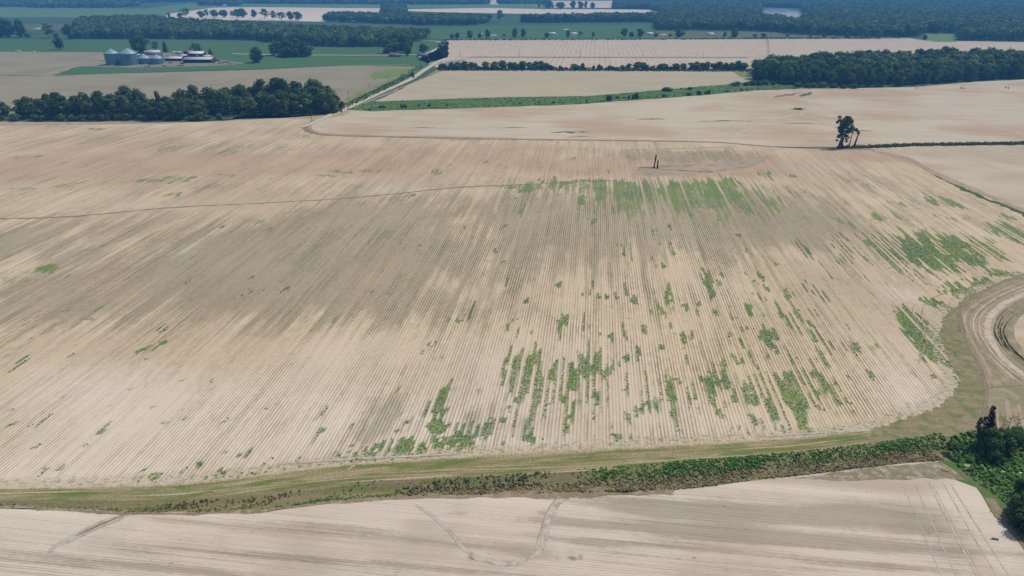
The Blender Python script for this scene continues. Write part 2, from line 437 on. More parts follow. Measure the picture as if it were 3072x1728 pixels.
# --- lines beside the near ditch (2576-wide readings)
BANK_N = Ds([(-420, 1266), (-150, 1262), (0, 1256), (300, 1262), (600, 1248), (850, 1217), (1100, 1204), (1300, 1194), (1500, 1184), (1700, 1169), (1900, 1153), (2100, 1133), (2300, 1108), (2420, 1092), (2600, 1076), (2800, 1066), (3100, 1052)])
BANK_S = Ds([(-420, 1262 + 8), (-150, 1270), (0, 1275), (200, 1281), (350, 1290), (640, 1284), (800, 1266), (1000, 1250), (1400, 1241), (1700, 1233), (1900, 1209), (2050, 1193), (2150, 1180), (2280, 1166), (2380, 1160), (2480, 1180), (2600, 1190), (2800, 1200), (3100, 1212)])
FIELD_S = Ds([(-420, 1236), (-150, 1232), (0, 1228), (250, 1222), (480, 1213), (700, 1186), (860, 1166), (1000, 1156), (1450, 1130), (1900, 1106), (2100, 1088), (2250, 1066), (2330, 1050)])


def cy(curve, x):
    c = np.array(dens(curve, 4, False, 0, True)); o = np.argsort(c[:, 0]); return np.interp(x, c[o, 0], c[o, 1])


def ell(lst):                            # (x, y, half width, half height, strength) as read -> ellipses in (u, v) metres
    out = []
    for e in lst:
        x, y, hw, hh = e[:4]; s = e[4] if len(e) > 4 else 1.0
        c = UV(D(x, y)); ru = np.linalg.norm(D(x + hw, y) - D(x - hw, y)) / 2; rv = np.linalg.norm(D(x, y - hh) - D(x, y + hh)) / 2
        out.append((c[0], c[1], max(ru, .6), max(rv, .8), s))
    return out


def paint(u, v, lst, soft=1.0, mode='max'):
    a = np.zeros(u.shape)
    for cu, cv, ru, rv, s in lst:
        sel = (abs(u - cu) < ru * 2.2) & (abs(v - cv) < rv * 2.2)
        if not sel.any(): continue
        r = ((u[sel] - cu) / ru) ** 2 + ((v[sel] - cv) / rv) ** 2
        g = s * np.exp(-r * soft)
        a[sel] = np.maximum(a[sel], g) if mode == 'max' else np.minimum(1, a[sel] + g)
    return a


WEED = [(1100,1010,28,40),(1130,975,14,30),(1075,1040,20,25),(1010,1075,9,25,.8),(1030,1065,7,25,.8),(1165,1105,45,25,1.1),(1010,1125,70,25,1.1),(920,1140,50,18),(1120,1120,40,18),(960,1120,30,20),
(1275,905,10,35),(1300,920,14,45,1.1),(1340,900,9,50),(1325,960,8,60),(1300,1060,12,30,.8),(1320,1090,8,35,.8),(1390,940,9,35),(1410,970,16,40,.8),(1440,970,9,60),(1425,1060,10,35,.8),(1455,900,8,40,.7),(1480,900,10,60,.9),(1500,925,8,40),(1500,1000,9,20),(1540,920,7,40,.9),(1520,940,6,30),(1575,900,10,12),(1605,890,9,25),(1660,870,12,8),(1580,965,14,8),
(1630,980,12,40),(1600,1030,9,25),(1625,1030,12,30),(1580,1040,8,25,.8),(1655,1010,7,25,.8),(1690,980,18,30),(1720,1000,18,40),(1745,990,14,25),(1750,925,12,35,.9),(1775,960,10,45),(1800,960,14,50),(1830,960,10,50),(1740,910,20,20,.8),(1820,920,10,20,.8),(1770,1040,14,20,.7),
(1910,980,25,45,.9),(1950,1000,25,40),(1990,1000,12,55),(1930,1030,16,30,.8),(2010,960,20,30),(2040,980,12,60),(2080,975,10,45),(2100,1000,8,30,.8),(2000,1040,10,40,.8),(1890,1050,14,20,.8),(2050,940,12,20),
(1975,790,25,20),(1995,815,15,20),(1865,860,14,18),(1925,845,20,25,.9),(1940,870,12,14),(1915,905,12,14,.8),(1955,888,10,8),(2065,850,14,18),(2090,875,20,25),(2120,810,25,25,.7),(2130,870,12,20,.8),(2160,880,10,20,.8),(2195,880,8,20,.7),
(1670,780,14,30),(1680,760,8,20),(1640,790,6,14,.8),(1595,760,8,10),(1620,830,5,20,.8),(1690,830,6,20,.8),(1505,745,6,12),(1527,742,8,10),(1550,748,5,14),(1555,617,12,8),(1570,640,6,20),(1588,640,5,25),(1760,690,8,35),(1785,715,14,35),(1795,740,10,14),(1810,710,6,20,.8),
(2010,625,10,25,.8),(2040,645,10,35),(2070,665,8,25),(2030,725,10,30),(2060,735,16,25),(2115,600,25,16,.8),(2165,690,16,20,.8),(2110,655,8,20),(2145,665,8,20),
(2230,640,25,30,1.1),(2280,630,45,35,1.1),(2330,620,40,40,1.2),(2390,610,45,30,1.2),(2430,640,40,30,1.2),(2460,625,30,25,1.1),(2380,665,35,25,1.1),(2320,650,40,35,1.2),(2420,600,30,20),(2500,640,20,20),(2250,680,30,25,.7),(2200,610,20,25,.8),(2300,690,25,20,.8),
(2365,503,40,16,1.1),(2400,515,25,10),(2250,510,18,10),(2215,550,25,12),(2530,575,40,20,1.2),(2510,570,25,14),(2560,595,30,20,1.1),(2540,550,20,10),(2430,548,14,8,.8),(2400,555,10,8,.8),(2360,545,10,8,.7),
(2285,800,25,30,1.2),(2312,830,38,62,1.2),(2330,880,32,42,1.2),(2350,762,32,18,1.2),(2420,732,42,14,1.2),(2470,712,42,14,1.2),(2540,692,55,12,1.2),(2260,790,10,20),(2390,740,30,10),
(1385,455,35,12),(1310,470,60,6),(1420,460,60,6),(1490,455,50,6),(1560,462,40,9),(1585,490,35,20,.9),(1460,500,16,12),(1320,480,20,10),(1720,470,45,14,1.1),(1830,460,35,18,1.1),(1790,470,25,20),(1700,500,30,25,.8),(1770,490,25,30,.9),(1830,490,25,25,.8),(1590,530,40,20,.6),(1650,580,20,8,.8),(1900,490,30,14,.6),(1925,440,20,12),(1960,500,25,20,.6),(1995,443,8,7),(1890,520,40,15,.5),(2125,455,18,12,.6),(1640,470,40,8,.7),(1360,540,20,10,.5),(1240,520,40,12,.4),(1280,500,20,8,.6),(1820,545,30,25,.6),(1690,560,30,15,.5),(2080,530,30,20,.5),
(1490,555,12,10),(1245,635,9,10),(1265,660,8,5),(1275,712,9,12),(1405,718,8,14),(1275,565,8,8,.8),(1030,493,14,7),(1665,612,10,7),(1695,635,7,6),(1900,712,6,6),(1860,655,10,6,.6),(650,560,14,8),(680,575,10,6,.7),(1180,785,12,30),(1155,795,6,25,.8),(1130,810,4,20,.7),(940,795,20,20,.6),(845,800,8,14,.7),(1290,800,14,10),(1280,820,8,20,.8),(1325,755,4,8),(1300,845,5,16,.9),(1085,875,5,16,.8),(1065,880,4,14,.8),
(110,680,35,12,1.1),(45,705,45,9,1.0),(45,915,24,16),(405,830,16,8),(350,882,18,9),(405,865,8,12,.9),(640,730,25,8,.8),(715,727,14,6),(610,742,14,5,.7),(100,750,14,8,.7),(105,1062,16,18),(30,1070,10,8),(805,1085,8,25,.9),(820,1030,4,14,.7),(260,1080,10,14,.8),(615,1145,20,16),(500,1170,12,8),(250,775,14,8),(235,800,8,5,.8),(270,680,10,6,.7),(470,710,8,6,.7),(690,690,12,5,.6),(180,895,8,5,.7),(85,850,10,4,.6),(620,650,20,12,.6),(470,780,14,8,.5),
(590,1195,70,14,1.1),(380,1195,40,10),(770,1165,40,10),(560,1215,60,8,1.1),(940,1150,70,15,1.1),(700,1180,60,10),(320,1200,30,8,.7),(1250,1135,60,14,.5),(1400,1120,80,14,.5),(1600,1105,30,14,.8),(1550,1100,12,10),(1650,1110,25,8,.8),(1900,1085,60,14,.6),(2000,1080,60,12,.8),(2120,1085,50,10,.9),(2330,1000,30,25,.5),(2300,1040,40,14,.6),(2400,960,20,20,.6),(1870,1070,40,20,.4),(1750,1100,50,10,.5),(30,1225,40,6,.6),(160,1215,40,6,.5),
(450,448,50,6),(420,455,80,5,.8),(370,455,40,4,.9),(170,465,20,6),(200,460,20,4,.7),(60,475,40,4,.7),(560,441,40,5,.7),(590,380,30,8,.9),(420,375,40,12,.7),(560,385,30,10,.7),(435,490,25,7,.9),(860,432,40,4,.9),(930,430,40,4,.8),(1100,430,16,10,.9),(1130,415,8,6,.7),(1225,405,16,7,.9),(240,325,25,3),(70,395,40,6,.7),(820,442,30,3,.8),(1040,435,30,5,.5),(310,385,30,6,.5),(140,470,30,4,.6),(340,400,40,5,.5),(640,395,40,6,.4),(1470,375,10,5,.6),(1440,400,12,5,.7),(770,343,12,3,.9),(300,335,40,4,.4),(2110,398,12,6,.7),(160,410,12,5,.6),(1290,405,50,3,.5),(1400,405,60,4,.5)]
WEED += [(1000,1140,130,14,1.0),(880,1150,60,10,.9),(1180,1080,50,22,.9),(1460,960,190,90,.6),(1760,960,150,80,.58),(2000,1000,130,70,.6),(1330,960,80,70,.8),(1540,980,80,60,.7),(1650,800,200,60,.5),(2050,820,160,60,.55),(2200,640,90,40,.8),(1950,680,120,50,.5),(1400,1000,150,70,.7),(1480,930,90,50,.85),(1720,1000,110,50,.8),(1960,1000,100,50,.85),(2340,640,110,40,.95),(2440,610,70,25,.9),(2540,585,60,20,1.0),(2330,860,50,60,.9),(2440,720,80,14,1.0),(1500,1110,260,16,.55),(1900,1075,200,20,.5),(2340,640,130,60,.5),(2320,840,60,70,.6),(1750,490,220,40,.8),(1600,500,140,40,.72),(1850,500,120,40,.75),(1500,485,180,26,.55),(1650,520,200,50,.45),(1850,520,160,50,.5),(1560,475,120,20,.9),(1780,480,90,25,.95),(1430,470,120,12,.8),(650,1200,200,12,.6),(2050,700,200,120,.42),(1700,800,250,80,.40),(2100,850,150,80,.45),(1200,1100,100,30,.7),(950,800,120,30,.45),(2250,560,200,60,.40),(1450,1040,120,50,.34),(1650,1020,120,40,.32)]
for _ in range(150):                     # thin broken streaks of weed in the thicker parts of the field
    x, y = R.choice(((R.gauss(1420, 110), R.gauss(960, 70)), (R.gauss(1750, 110), R.gauss(960, 70)), (R.gauss(2000, 90), R.gauss(980, 60)), (R.gauss(2050, 130), R.gauss(780, 90)), (R.gauss(1750, 160), R.gauss(490, 25)), (R.gauss(1620, 150), R.gauss(800, 60)), (R.gauss(2300, 110), R.gauss(600, 50)), (R.gauss(1150, 120), R.gauss(1090, 30)), (R.gauss(1500, 200), R.gauss(500, 30))))
    if y < 1110: WEED.append((x, y, R.uniform(3, 14) * (.3 + y / 1200), R.uniform(8, 34) * (.3 + y / 1200), R.uniform(.72, 1.0)))
for _ in range(380):                     # odd small weeds all over the field
    y = 330 + 870 * R.random() ** .8; x = R.uniform(0, 2560)
    WEED.append((x, y, R.uniform(1.0, 3) * (.3 + y / 1100), R.uniform(2, 9) * (.25 + y / 1100), R.uniform(.40, .72)))
OLIVE = [(60,600,110,45,.7),(330,560,120,30,.35),(430,700,150,55,.55),(600,640,100,60,.6),(720,690,110,70,.75),(830,640,90,70,.75),(650,760,120,45,.55),(560,710,80,50,.5),(880,740,100,60,.75),(960,700,80,60,.55),(800,560,120,40,.55),(930,540,120,40,.6),(1050,530,100,40,.5),(200,750,150,40,.45),(90,790,100,25,.5),(1000,775,60,35,.6),(1100,760,60,40,.4),(1150,640,80,60,.4),(1040,620,80,50,.5),(200,640,100,30,.4),(480,600,80,25,.3),(300,790,100,25,.3),
(1250,520,120,40,.5),(1400,530,120,60,.6),(1550,540,90,80,.6),(1330,600,80,50,.4),(1700,540,120,60,.7),(1880,540,100,60,.7),(1780,590,80,40,.5),(1960,560,80,50,.6),(2050,510,80,40,.4),(2200,470,120,30,.35),(1660,500,80,30,.5),(1480,640,90,50,.3),(1820,640,60,40,.35),
(980,1010,50,40,.5),(960,1060,30,45,.7),(1200,1070,45,45,.5),(1300,1060,60,40,.3),(1140,780,60,30,.3),(1700,394,130,13,.9),(1820,390,60,12,.8),(1640,388,70,9,.7),(2060,560,60,30,.3),(930,1100,60,30,.4),(600,740,100,20,.3)]
OLIVE += [(750,600,250,60,.35),(1000,650,250,60,.3),(300,650,250,70,.3),(1500,560,350,60,.3),(1950,540,200,50,.3),(600,470,500,16,.25),(250,350,250,14,.3),(600,370,200,12,.3),(1250,700,150,70,.25),(100,720,120,40,.4),(2150,560,150,40,.2),(1600,760,200,40,.15),(1300,800,150,40,.2)]
PINK = [(1000,430,500,30,.45),(300,360,400,24,.5),(500,470,500,30,.45),(1300,400,500,30,.4),(150,420,250,40,.35),(1750,410,250,24,.4),(1500,420,200,20,.35),(400,412,420,16,.8),(700,400,300,12,.7),(1000,385,250,14,.6),(100,430,200,14,.7),(1300,370,300,12,.5),(1750,428,160,14,.9),(1900,400,60,25,.8),(1560,430,100,10,.6),(2150,395,120,14,.8),(2300,395,80,12,.8),(700,330,250,12,.4),(450,650,60,20,.3),(30,590,30,20,.4)]
PALE = [(1500,1020,350,110,.4),(1900,1060,250,60,.35),(1000,1080,300,60,.35),(350,1120,420,90,.55),(800,1050,300,100,.4),(200,1000,250,80,.35),(1250,1000,160,120,.35),(1500,850,250,80,.3),(2250,900,120,80,.35),(150,1190,250,40,.9),(600,1000,300,90,.45),(450,640,90,40,.55),(2300,1000,90,60,.6),(300,310,300,8,.6),(1400,1115,300,25,.35),(1100,880,200,60,.3),(400,520,250,10,.4),(1000,480,200,14,.5),(2150,760,150,50,.3),(200,950,200,60,.4),(2280,740,60,25,.6),(850,890,150,60,.3)]


WMASK = []


def paint_rows(us, vs, lst, seed=3):
    """weeds follow the crop rows: every pair of rows inside a patch gets its own start, length and strength"""
    a = np.zeros((len(vs), len(us)), np.float32); rr = np.random.default_rng(seed)
    for cu, cv, ru, rv, s in lst:
        ii = np.where(np.abs(us - cu) < max(ru, .9))[0]; keep = {}
        if not len(ii): continue
        far = cv > 330
        for i_ in ii:
            row = int(round(us[i_] / .97 - .5)); pr = row; du = min(.98, abs(us[i_] - cu) / max(ru, .9))
            hsh = (math.sin(row * 12.9898) * 43758.5453) % 1.0
            p = (1.0, .93) if s >= 1.15 else (.97, .62) if s >= 1.05 else ((.93, .12) if s > .75 else ((.80, .08) if s > .5 else (.55, .06)))
            if far and s > .55: p = (1.0, .6)
            keep[pr] = (hsh < p[row % 2] or ru < 1.3, rr.uniform(.35, 1.2), rr.uniform(-.55, .55), rr.uniform(.70, 1.1))
            on, ln, sh, st = keep[pr]
            if not on: continue
            L = rv * ln * (1 - du ** 3) * rr.uniform(.8, 1.1) + .4; c0 = cv + sh * rv + rr.normal() * .6
            jj = np.where(np.abs(vs - c0) < L * 1.25)[0]
            if not len(jj): continue
            g = np.clip(1.15 - (np.abs(vs[jj] - c0) / L) ** 4 * .9, 0, 1) * min(1.1, max(s, .5) * st) * rr.uniform(.85, 1.0)
            a[jj, i_] = np.maximum(a[jj, i_], g)
    return a


HEADEDGE = Ds([(2180, 1084), (2260, 1062), (2345, 1032), (2400, 990), (2412, 955), (2392, 915), (2366, 850), (2374, 795), (2430, 748), (2500, 718), (2580, 692)])


def row_field(name, us, vs, keep, zf, mat, weed, olive, pink, pale):
    uu, vv = np.meshgrid(us, vs); x, y = XY(uu, vv); n, m = len(us), len(vs)
    z = zf(x, y)
    V = np.stack([x, y, z], -1).reshape(-1, 3)
    i = np.arange(n * m).reshape(m, n)
    q = np.stack([i[:-1, :-1], i[:-1, 1:], i[1:, 1:], i[1:, :-1]], -1).reshape(-1, 4)
    cx = x.reshape(-1)[q].mean(1); cyy = y.reshape(-1)[q].mean(1)
    q = q[keep(cx, cyy)]
    o = MB().add(V, q).obj(name, mat); me = o.data
    ends = np.zeros(n * m); P = np.stack([x.reshape(-1), y.reshape(-1)], 1); near = np.where((P[:, 1] < 330) & (np.abs(P[:, 0]) < 260))[0]
    for crv, wd_ in ((FIELD_S, 5.5), (HEADEDGE, 6.5)):
        c = np.array(dens(crv, 1.5, False))[:, :2]; dd = np.full(len(near), 1e9)
        for a0 in range(0, len(c), 40):
            dd = np.minimum(dd, np.sqrt(((P[near][:, None] - c[None, a0:a0 + 40]) ** 2).sum(2)).min(1))
        ends[near] = np.maximum(ends[near], np.clip(1.15 - dd / wd_, 0, 1))
    a = me.attributes.new('ends', 'FLOAT', 'POINT'); a.data.foreach_set('value', ends.astype(np.float32))
    WMASK.append((us, vs, paint_rows(us, vs, ell(weed)))); w = WMASK[-1][2].reshape(-1)
    a = me.attributes.new('weed', 'FLOAT', 'POINT'); a.data.foreach_set('value', w.astype(np.float32))
    s = np.stack([paint(uu, vv, ell(olive), .9, 'add').reshape(-1), paint(uu, vv, ell(pink), .9, 'add').reshape(-1), paint(uu, vv, ell(pale), .9, 'add').reshape(-1), np.ones(n * m)], 1)
    a = me.color_attributes.new('soil', 'FLOAT_COLOR', 'POINT'); a.data.foreach_set('color', s.ravel().astype(np.float32))
    return tag(o, kind='structure')


# base land reaching past the horizon
tag(MB().add([(-12000, 330, -.25), (12000, 330, -.25), (12000, 14000, -.25), (-12000, 14000, -.25)], [(0, 1, 2, 3)]).obj('ground', BASEG), kind='structure')

us = np.concatenate([np.arange(-900, -421, 8), (np.arange(-433, 433) + .5) * .97, np.arange(424, 760, 8)])
vs = np.concatenate([np.arange(90, 330, 1.25), np.arange(330, 640, 2.0)])
lowN = lambda x: cy(BANK_N, x)
row_field('crop_field', us, vs, lambda x, y: (y > lowN(x) + .8), lambda x, y: np.maximum(0, 0 * x) + 0.0, FM_MAIN, WEED, OLIVE, PINK, PALE)

NOL = [(1850,1290,320,22,1.0),(2150,1285,170,22,1.0),(1680,1292,160,14,.8),(1800,1343,420,16,.85),(2050,1362,330,14,.7),(1480,1366,90,9,.8),(1100,1432,600,8,.6),(2300,1330,70,18,.6),(500,1437,500,7,.5),(1900,1420,300,6,.4),(2250,1425,150,10,.5),(1330,1402,60,6,.3),(1160,1292,40,4,.7),(1370,1290,25,4,.7),(700,1330,300,8,.25),(300,1330,200,5,.25),(1450,1318,60,5,.5),(150,1420,150,6,.4)]
NOL += [(1900,1300,300,24,.35),(2000,1350,400,14,.45),(1700,1380,400,10,.4),(600,1400,500,12,.35),(400,1350,300,8,.3),(1200,1370,250,8,.35),(900,1330,300,7,.3)]
NPA = [(1300,1258,420,12,.9),(2000,1232,350,14,.9),(600,1300,400,12,.8),(100,1290,200,10,.8),(2480,1320,70,60,1.0),(2430,1250,70,30,1.0),(2530,1410,60,30,.9),(1700,1255,200,10,.8)]
NWE = [(960+232,1404,18,4,.9),(1440,1404,16,5,.8),(1462,1402,8,5,.8),(1400,1408,10,4,.5),(1440,1388,8,3,.5),(1330,1405,6,3,.4),(380,1412,8,3,.4),(430,1418,10,3,.5),(2500,1357,8,3,.6)]
NPK = [(640,1320,250,20,.35),(420,1310,60,8,.5),(1150,1250,300,4,.6)]


def near_field():
    xs = np.concatenate([np.arange(-420, -95, 6), np.arange(-95, 100, .6), np.arange(100, 420, 6)])
    top = cy(BANK_S, xs); off = np.concatenate([[-.02], np.arange(.3, 34, .45), [38, 46, 60, 90, 160, 260]])
    X = np.repeat(xs[None], len(off), 0); Y = top[None] - off[:, None]; Z = np.full(X.shape, .05)
    n, m = len(xs), len(off); i = np.arange(n * m).reshape(m, n)
    q = np.stack([i[:-1, :-1], i[1:, :-1], i[1:, 1:], i[:-1, 1:]], -1).reshape(-1, 4)
    o = MB().add(np.stack([X, Y, Z], -1).reshape(-1, 3), q).obj('near_field', FM_NEAR); me = o.data
    u, v = UV(np.stack([X, Y], -1))
    a = me.attributes.new('weed', 'FLOAT', 'POINT'); a.data.foreach_set('value', paint(u, v, ell(NWE)).reshape(-1).astype(np.float32))
    s = np.stack([paint(u, v, ell(k), .9, 'add').reshape(-1) for k in (NOL, NPK, NPA)] + [np.ones(n * m)], 1)
    a = me.color_attributes.new('soil', 'FLOAT_COLOR', 'POINT'); a.data.foreach_set('color', s.ravel().astype(np.float32))
    tag(o, kind='structure')


near_field()


# ditch and its grassy margin, lofted between the surveyed lines
def strip_mat(name, cols, edge=None):
    """grass and dirt in long streaks following the strip (UV in metres)"""
    m = NM(name, .95)
    t = m.t.nodes.new('ShaderNodeUVMap').outputs[0]
    n1 = m.noise(t, 1.0, 4.0, .6, sc=(.035, .75, 1)); n2 = m.noise(t, 1.0, 3.0, .6, sc=(.06, .22, 1)); n3 = m.noise(m.pos(), 1.6, 4.0, .7)
    col = m.mix(m.ramp(n1, .36, .62), cols[0], cols[1])
    col = m.mix(m.ramp(n2, .46, .64), col, cols[2])
    if len(cols) > 3: col = m.mix(m.ramp(m.noise(t, 1.0, 3.0, .55, sc=(.02, .9, 1)), .56, .66), col, cols[3])
    col = m.mix(m.math('MULTIPLY', m.ramp(n3, .38, .70), .5), col, tuple(.52 * k for k in cols[0]))
    if edge is not None:
        f = m.attr('frac').outputs['Fac']
        e = m.ramp(m.math('ADD', f, m.math('MULTIPLY', m.math('SUBTRACT', m.noise(m.pos(), 1.7, 4.0, .75), .5), .8)), -.02, .22, 1.0, 0.0)
        col = m.mix(e, col, edge)
    m.bump(n3, .3, .6)
    return m.out(col)


MARGIN = strip_mat('margin_grass', [(.185, .175, .058), (.36, .285, .17), (.125, .175, .042), (.47, .38, .25)], (.48, .38, .26))
DITCH = strip_mat('ditch_bank', [(.20, .18, .08), (.25, .20, .115), (.16, .185, .05), (.30, .25, .14)])


def loft(name, A, B, mat, nt, prof, x0=-400, x1=400, dx=.8, zo=.06):
    xs = np.arange(x0, x1, dx); ya, yb = cy(A, xs), cy(B, xs); ts = np.linspace(0, 1, nt)
    jit = np.interp(xs, xs[::2], NR.normal(size=len(xs[::2])) * .35)
    X = np.repeat(xs[None], nt, 0); Y = ya[None] * (1 - ts[:, None]) + yb[None] * ts[:, None]
    Z = zo + np.array([prof(t) for t in ts])[:, None] + 0 * X
    if name == 'ditch': Z = zo + (Z - zo) * ddepth(X)
    if nt > 6: Z[1:-1] += NR.normal(size=Z[1:-1].shape) * .07
    if name != 'ditch': Y[0] += jit
    n = len(xs); i = np.arange(n * nt).reshape(nt, n)
    q = np.stack([i[:-1, :-1], i[1:, :-1], i[1:, 1:], i[:-1, 1:]], -1).reshape(-1, 4)
    o = MB().add(np.stack([X, Y, Z], -1).reshape(-1, 3), q).obj(name, mat); me = o.data
    uvl = me.uv_layers.new(name='UVMap'); li = np.empty(len(me.loops), np.int32); me.loops.foreach_get('vertex_index', li)
    uv = np.stack([X.reshape(-1), (ts[:, None] * np.abs(ya - yb)[None]).reshape(-1)], 1)[li]
    uvl.data.foreach_set('uv', uv.ravel().astype(np.float32))
    a = me.attributes.new('frac', 'FLOAT', 'POINT'); a.data.foreach_set('value', np.repeat(ts, n).astype(np.float32))
    return tag(o, kind='structure')


xe = D(2330, 1050)[0]
loft('field_margin', FIELD_S, BANK_N, MARGIN, 6, lambda t: 0, -400, xe + 25)
dprof = lambda t: -math.sin(math.pi * min(1, max(0, t))) ** 1.3
DW, DE = D(350, 1260)[0], D(1250, 1200)[0]
ddepth = lambda x: np.interp(x, [DW, DE], [.4, 1.5])
loft('ditch', BANK_N, BANK_S, DITCH, 13, dprof, -400, 400, zo=.05)

ribbon('field_fringe', [p + np.array((0, -.35, 0)) for p in BANK_S[1:10]], [.8, .8, .6, .8, 1.2, 1.2, 1.6, 2.0, 2.0], grass_mat('fringe_soil', (.30, .225, .14), (.22, .18, .10), (.38, .30, .21), .25, fine=2.0), .10, jit=.35)
# headland and contour strips at the right-hand corner
HL = Ds([(2200, 1075), (2260, 1062), (2345, 1032), (2400, 990), (2412, 955), (2392, 915), (2366, 850), (2374, 795), (2430, 748), (2500, 718), (2580, 692), (2800, 640), (3100, 590), (3100, 1054), (2800, 1067), (2600, 1077), (2420, 1093), (2300, 1109), (2180, 1123)])
sheet('headland', HL, HEADLAND, .09, .9, .42, False)
CT = Ds([(2576, 692), (2500, 722), (2440, 758), (2416, 790), (2422, 830), (2442, 880), (2470, 930), (2481, 975), (2480, 1010), (2490, 1040), (2600, 1050), (3000, 1030), (3000, 600)])
sheet('contour_strip', CT, CONTOUR, .11, 4, .2, True)
ribbon('furrow', Ds([(3100, 540), (2860, 600), (2640, 668), (2576, 690), (2500, 720), (2440, 757), (2415, 790), (2421, 830), (2441, 880), (2469, 930), (2480, 975), (2479, 1015), (2470, 1060)]), [.5, .9, 1.1, 1.0, .8], DIRTDARK, .13)
ribbon('track', Ds([(3100, 570), (2860, 626), (2640, 690), (2580, 708), (2510, 735), (2452, 768), (2426, 798), (2434, 835), (2460, 885), (2488, 935), (2497, 975)]), 1.1, DIRT, .13)
ribbon('track', Ds([(3100, 600), (2860, 655), (2640, 716), (2576, 740), (2530, 762), (2497, 790), (2485, 820), (2492, 852), (2515, 890), (2550, 925), (2600, 960), (2660, 985), (2800, 1030), (2950, 1060)]), [1.6, 2.0, 2.3, 2.2, 2.0], CONTPALE, .13)
ribbon('furrow', Ds([(3100, 608), (2860, 662), (2640, 724), (2576, 750), (2536, 772), (2504, 798), (2494, 824), (2502, 855), (2524, 890), (2556, 922), (2600, 952)]), .4, DIRT, .15)
ribbon('track', Ds([(2600, 722), (2530, 748), (2478, 780), (2455, 812), (2462, 850), (2488, 895), (2530, 940), (2580, 975)]), .6, DIRT, .13)
ribbon('track', Ds([(2560, 1150), (2545, 1085), (2538, 1040), (2530, 1000)]), 1.2, DIRT, .13)
ribbon('track', Ds([(2520, 1120), (2508, 1060), (2503, 1010)]), .8, DIRT, .13)
ribbon('track', Ds([(2590, 1140), (2572, 1060), (2560, 1010)]), .9, DIRT, .13)
CA = np.array(dens(Ds([(3100, 570), (2860, 626), (2640, 690), (2580, 708), (2510, 735), (2452, 768), (2426, 798), (2434, 835), (2460, 885), (2488, 935), (2497, 975)]), 1, False, 0, True))
CB = np.array(dens(Ds([(3100, 600), (2860, 655), (2640, 716), (2576, 740), (2530, 762), (2497, 790), (2485, 820), (2492, 852), (2515, 890), (2550, 925), (2600, 960), (2660, 985), (2800, 1030)]), 1, False, 0, True))
CC = np.array(dens(Ds([(3100, 660), (2860, 724), (2680, 764), (2600, 782), (2560, 800), (2538, 824), (2534, 845), (2546, 872), (2580, 905), (2620, 930), (2680, 950), (2800, 985), (2950, 1010)]), 1, False, 0, True))
def between(A, B, t): return [A[int(f * (len(A) - 1))] * (1 - t) + B[int(f * (len(B) - 1))] * t for f in np.linspace(0, 1, 22)]
for t, w, mt in ((.12, .5, GM_OLIVE), (.25, .45, DIRT), (.36, .5, CONTPALE), (.48, .7, GM_OLIVE), (.60, .45, CONTPALE), (.72, .6, DIRT), (.84, .5, DIRT)): ribbon('track', between(CA, CB, t), w, CONTOUR if mt is GM_OLIVE else mt, .125)
for t, w, mt in ((.22, 1.0, DIRT), (.38, 1.1, CONTOUR), (.55, .9, CONTOUR), (.72, 1.2, CONTOUR), (.88, 1.0, CONTOUR)): ribbon('track', between(CB, CC, t), w, mt, .125)
ribbon('furrow', Ds([(2481, 978), (2530, 973), (2600, 968)]), .6, DIRTDARK, .14)
sheet('field_corner', Ds([(2640, 780), (2576, 792), (2556, 812), (2550, 838), (2562, 868), (2600, 900), (2700, 930), (2900, 900), (2900, 760)]), FM_MID, .14, 3, .15, True)
# ground right of the near field
sheet('verge', Ds([(2300, 1172), (2380, 1163), (2480, 1183), (2600, 1193), (2800, 1203), (3090, 1214), (3200, 1900), (2760, 1600), (2640, 1440), (2576, 1375), (2530, 1325), (2497, 1290), (2470, 1250), (2452, 1222), (2400, 1207)]), GM_VERGE, .09, 3, .3)
sheet('verge_dirt', Ds([(1990, 1203), (2060, 1195), (2150, 1183), (2280, 1169), (2370, 1164), (2400, 1185), (2430, 1208), (2330, 1206), (2200, 1208), (2090, 1210)]), grass_mat('verge_dirt', (.22, .18, .10), (.30, .245, .17), (.42, .36, .29), .3, fine=2.0), .10, 2, .3)
sheet('verge_bank', Ds([(2475, 1252), (2500, 1255), (2535, 1300), (2570, 1350), (2620, 1400), (2660, 1440), (2620, 1440), (2576, 1385), (2535, 1335), (2500, 1296)]), grass_mat('verge_bank', (.25, .20, .12), (.30, .24, .16), (.17, .17, .07), .3, fine=2.0), .12, 2, .25)
TRACKPALE = grass_mat('track_sand', (.56, .49, .41), (.48, .41, .335), (.36, .30, .235), .3, fine=2.5)
